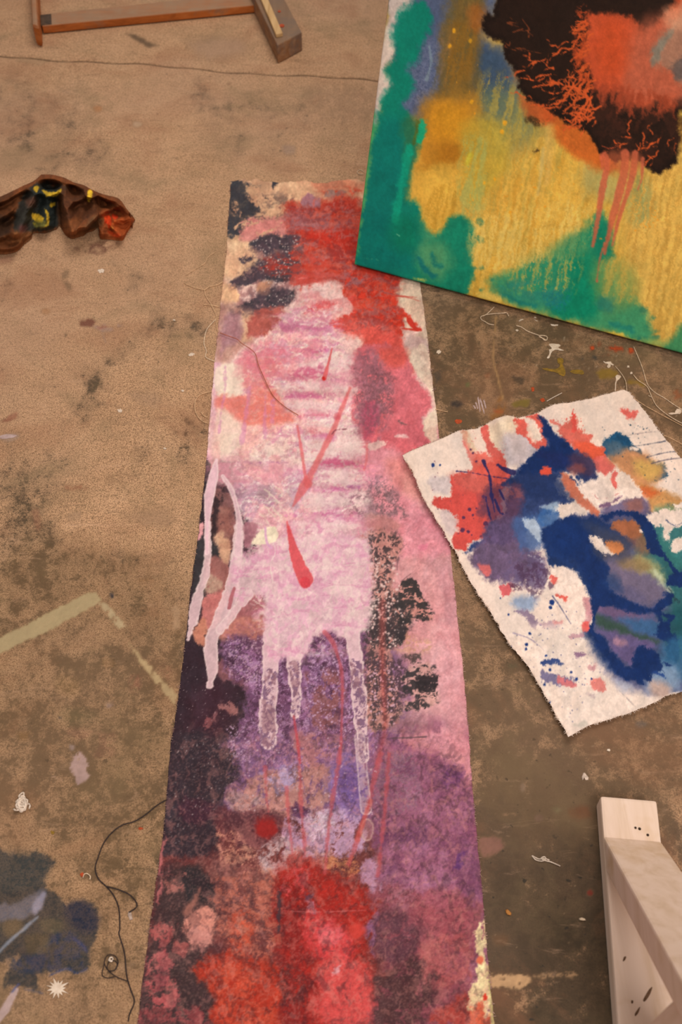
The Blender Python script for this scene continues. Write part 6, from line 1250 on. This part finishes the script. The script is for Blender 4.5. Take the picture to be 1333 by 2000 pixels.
# ================================================================== threads, yarn and chips on the floor
def yarn_mat(name, c): return plain_mat(name, c, tuple(x * .78 for x in c), 200, .85)
CREAMT, DARKT, TANT = yarn_mat('cream_thread', (244, 216, 182)), yarn_mat('dark_thread', (62, 52, 50)), yarn_mat('tan_thread', (236, 194, 150))
WHT = yarn_mat('white_yarn', (242, 222, 200)); REDT = yarn_mat('reddish_thread', (196, 112, 84))
def thread_geo(pts, r=.0008, z=.0012, wob=.0, seed=0, lift=None):
    Q = catmull(pts, 5, False); rg = np.random.default_rng(seed)
    zz = np.full(len(Q), z) if lift is None else np.interp(np.linspace(0, 1, len(Q)), np.linspace(0, 1, len(lift)), lift)
    zz = zz + np.abs(np.convolve(rg.normal(size=len(Q) + 4), np.ones(5) / 5, 'valid')) * .0012 * (1 if wob else .4)
    if wob: Q = Q + rg.normal(size=Q.shape) * wob
    return tube_geo(ground(Q[:, 0], Q[:, 1], zz), r, 6)
def thread(name, lists, mat, label=None, r=.0008, parent=None, cat='thread', group=None, **k):
    V, f = merge_geo([thread_geo(q, r, **k) for q in lists]); V = np.array(V)
    base = np.array(parent.location) if parent else np.array([V[:, 0].mean(), V[:, 1].mean(), 0])
    o = link(name, pydata(name, V - base, f, True), mat, parent)
    if not parent: o.location = base; tag(o, label, cat, group)
    return o
strip = bpy.data.objects['canvas_strip']; scrap = bpy.data.objects['canvas_scrap']
E1 = K(4.65, 340, 400)
thread('loose_thread', [E1(380,425, 310,475, 280,530, 200,580, 105,640)], TANT, 'short tan thread lying slanted on bare concrete left of the pink strip')
thread('loose_thread', [E1(90,710, 180,750, 275,770, 320,745, 400,725, 445,698), E1(278,770, 285,820, 340,910, 385,1010, 380,1060, 402,1155), E1(270,910, 290,905, 340,912, 410,925)], TANT, parent=strip, z=.002, r=.0011)
thread('loose_thread', [E1(380,1040, 300,1130, 275,1230, 275,1270, 295,1330, 290,1385, 378,1425)], CREAMT, parent=strip, z=.002, r=.0011)
thread('loose_thread', [E1(345,1695, 250,1720, 200,1770, 190,1850, 215,1920, 260,1965, 312,1985), E1(245,1880, 270,1915, 305,1930)], TANT, parent=strip, z=.002, r=.0011)
thread('loose_thread', [[(430,650),(446,656),(463,662),(472,670),(497,688),(505,712),(513,731),(532,770),(555,793),(583,811)]], REDT, parent=strip, z=.0085, r=.0009)
thread('loose_thread', [D5(95,975, 130,982, 200,998)], TANT, parent=strip, z=.0018)
thread('loose_thread', [D6(615,1085, 597,960, 540,860, 460,765)], CREAMT, parent=scrap, lift=(.006, .003, .0015, .001))
thread('loose_thread', [D6(700,1180, 850,1280, 1050,1390, 1200,1470, 1333,1540, 1480,1600)], TANT, parent=scrap, lift=(.006, .003, .0015, .001))
thread('loose_thread', [D6(1090,1662, 1200,1712, 1333,1782, 1420,1830)], TANT, parent=scrap, lift=(.006, .003, .002))
thread('loose_thread', [D6(700,510, 740,600, 790,720, 830,830, 860,940, 900,1030, 980,1110, 1100,1180, 1230,1270, 1333,1330, 1450,1380)], CREAMT, 'long cream thread running from the big painting to the right picture edge', r=.0010)
thread('loose_thread', [D6(700,880, 760,950, 850,1010, 890,1050, 910,1100, 950,1190, 1000,1280, 1100,1370, 1220,1450, 1333,1510, 1440,1550), D6(895,1150, 915,1160, 940,1170)], CREAMT, 'second cream thread, crossing the longest one and passing nearer the torn canvas', r=.0009, z=.0026)
thread('loose_thread', [D5(605,85, 560,130, 525,158, 490,170, 492,195, 525,215, 560,235, 603,243), D5(525,155, 600,145, 680,140, 712,138, 730,165)], CREAMT, 'cream thread bent like an arrowhead below the big painting', r=.0010)
thread('loose_thread', [D5(795,248, 840,262, 890,295, 940,315, 990,332), D5(990,335, 1030,335, 1062,345, 1060,372, 1040,375, 1015,352, 995,345, 1030,362, 1050,372)], CREAMT, 'cream thread with a knotted end, pointing at the white paint splash', r=.0011)
thread('wood_splinter', [D5(1060,905, 1120,870, 1192,833)], WHT, 'thin pale splinter just above the torn canvas edge', r=.0011, cat='splinter')
thread('dark_thread', [D4(1088,205, 1020,245, 940,310, 870,350, 790,375, 720,430, 670,500, 640,580, 620,650, 640,720, 690,770, 740,830, 775,920, 780,1050, 775,1080, 810,1200, 825,1350, 850,1440, 875,1520, 845,1600, 835,1650), D4(690,770, 780,795, 850,830, 890,880, 885,910, 840,940)], DARKT, 'long dark thread winding down beside the left edge of the pink strip', r=.0010, z=.0014)
thread('dark_thread', [D4(840,1392, 760,1360, 700,1310, 715,1255, 760,1265, 755,1310, 710,1320, 680,1270, 700,1220, 750,1225, 770,1270, 745,1320), D4(680,1270, 665,1345, 700,1368, 745,1360)], DARKT, 'small looped dark thread near the lower left edge of the pink strip', r=.0007)
rg = np.random.default_rng(8)
def tangle(cx, cy, rx, ry, n, seed):
    r_ = np.random.default_rng(seed); a = np.cumsum(r_.uniform(.7, 2.2, n)); q = r_.uniform(.35, 1, n)
    return [(cx + rx * s * math.cos(t), cy + ry * s * math.sin(t)) for s, t in zip(q, a)]
thread('yarn_tangle', [tangle(42, 1572, 12, 15, 34, 1), tangle(44, 1566, 10, 13, 30, 2), tangle(43, 1570, 8, 11, 30, 5), D4(130,200, 125,180, 150,160, 155,175, 140,195), D4(130,270, 105,275, 90,268), D4(180,230, 195,240, 190,265)], WHT, 'small tangle of white yarn on the floor by the left picture edge', r=.0016, cat='yarn', lift=(.002, .007, .003, .009, .002))
thread('yarn_tangle', [tangle(217, 1873, 5, 6, 9, 3)], WHT, 'tiny white tuft caught in the looped dark thread', r=.0009, cat='yarn')
thread('yarn_tangle', [D8(355,570, 380,597, 420,606, 445,592, 437,578, 415,588, 440,602, 480,612, 540,638), D8(360,572, 400,592, 440,590, 470,600)], WHT, 'short twisted white yarn on dark concrete between pink strip and trestle', r=.0010, cat='yarn')
thread('curl', [D4(540,715, 550,690, 570,688, 588,705, 585,725)], CREAMT, 'tiny cream thread curl left of the dark winding thread', r=.0008)
thread('loose_thread', [K(2.6137, 250, 0)(1205,890, 1180,888, 1172,875, 1190,868, 1206,880)], CREAMT, 'tiny thread loop beside the left edge of the big painting', r=.0010)
def chip(name, pts, label, c, h=.003, cat='chip'):
    Q = np.array(pts); n = len(Q); lo = ground(Q[:, 0], Q[:, 1], 0.0002); c0 = Q.mean(0); I = c0 + (Q - c0) * .8; hi = ground(I[:, 0], I[:, 1], h)
    base = np.array([lo[:, 0].mean(), lo[:, 1].mean(), 0]); V = np.vstack([lo, hi]) - base
    me = pydata(name, V, [tuple(range(n))[::-1], tuple(range(n, 2 * n))] + [(i, (i + 1) % n, n + (i + 1) % n, n + i) for i in range(n)])
    bm = bmesh.new(); bm.from_mesh(me); bmesh.ops.recalc_face_normals(bm, faces=bm.faces[:]); bm.to_mesh(me); bm.free()
    o = link(name, me, plain_mat(name + '_colour', c, None, 150)); o.location = base; tag(o, label, cat)
chip('wood_chip', D8(182,925, 195,918, 210,930, 222,945, 218,960, 196,955, 185,942), 'small orange-brown wood chip on dark concrete right of the pink strip', (206, 140, 72))
chip('plaster_chip', D8(660,978, 680,972, 702,980, 707,992, 690,994, 664,990), 'small white chip on dark concrete left of the trestle', (240, 216, 184))
chip('paper_flake', D8(680,60, 690,32, 700,30, 725,62, 722,78, 705,80, 695,60, 685,80), 'white heart-shaped flake on the floor above the trestle', (226, 204, 184), .0012, 'flake')
chip('paper_flake', D4(835,935, 855,938, 865,985, 845,990, 832,960), 'pale flake at the end of the dark winding thread', (190, 168, 152), .0012, 'flake')
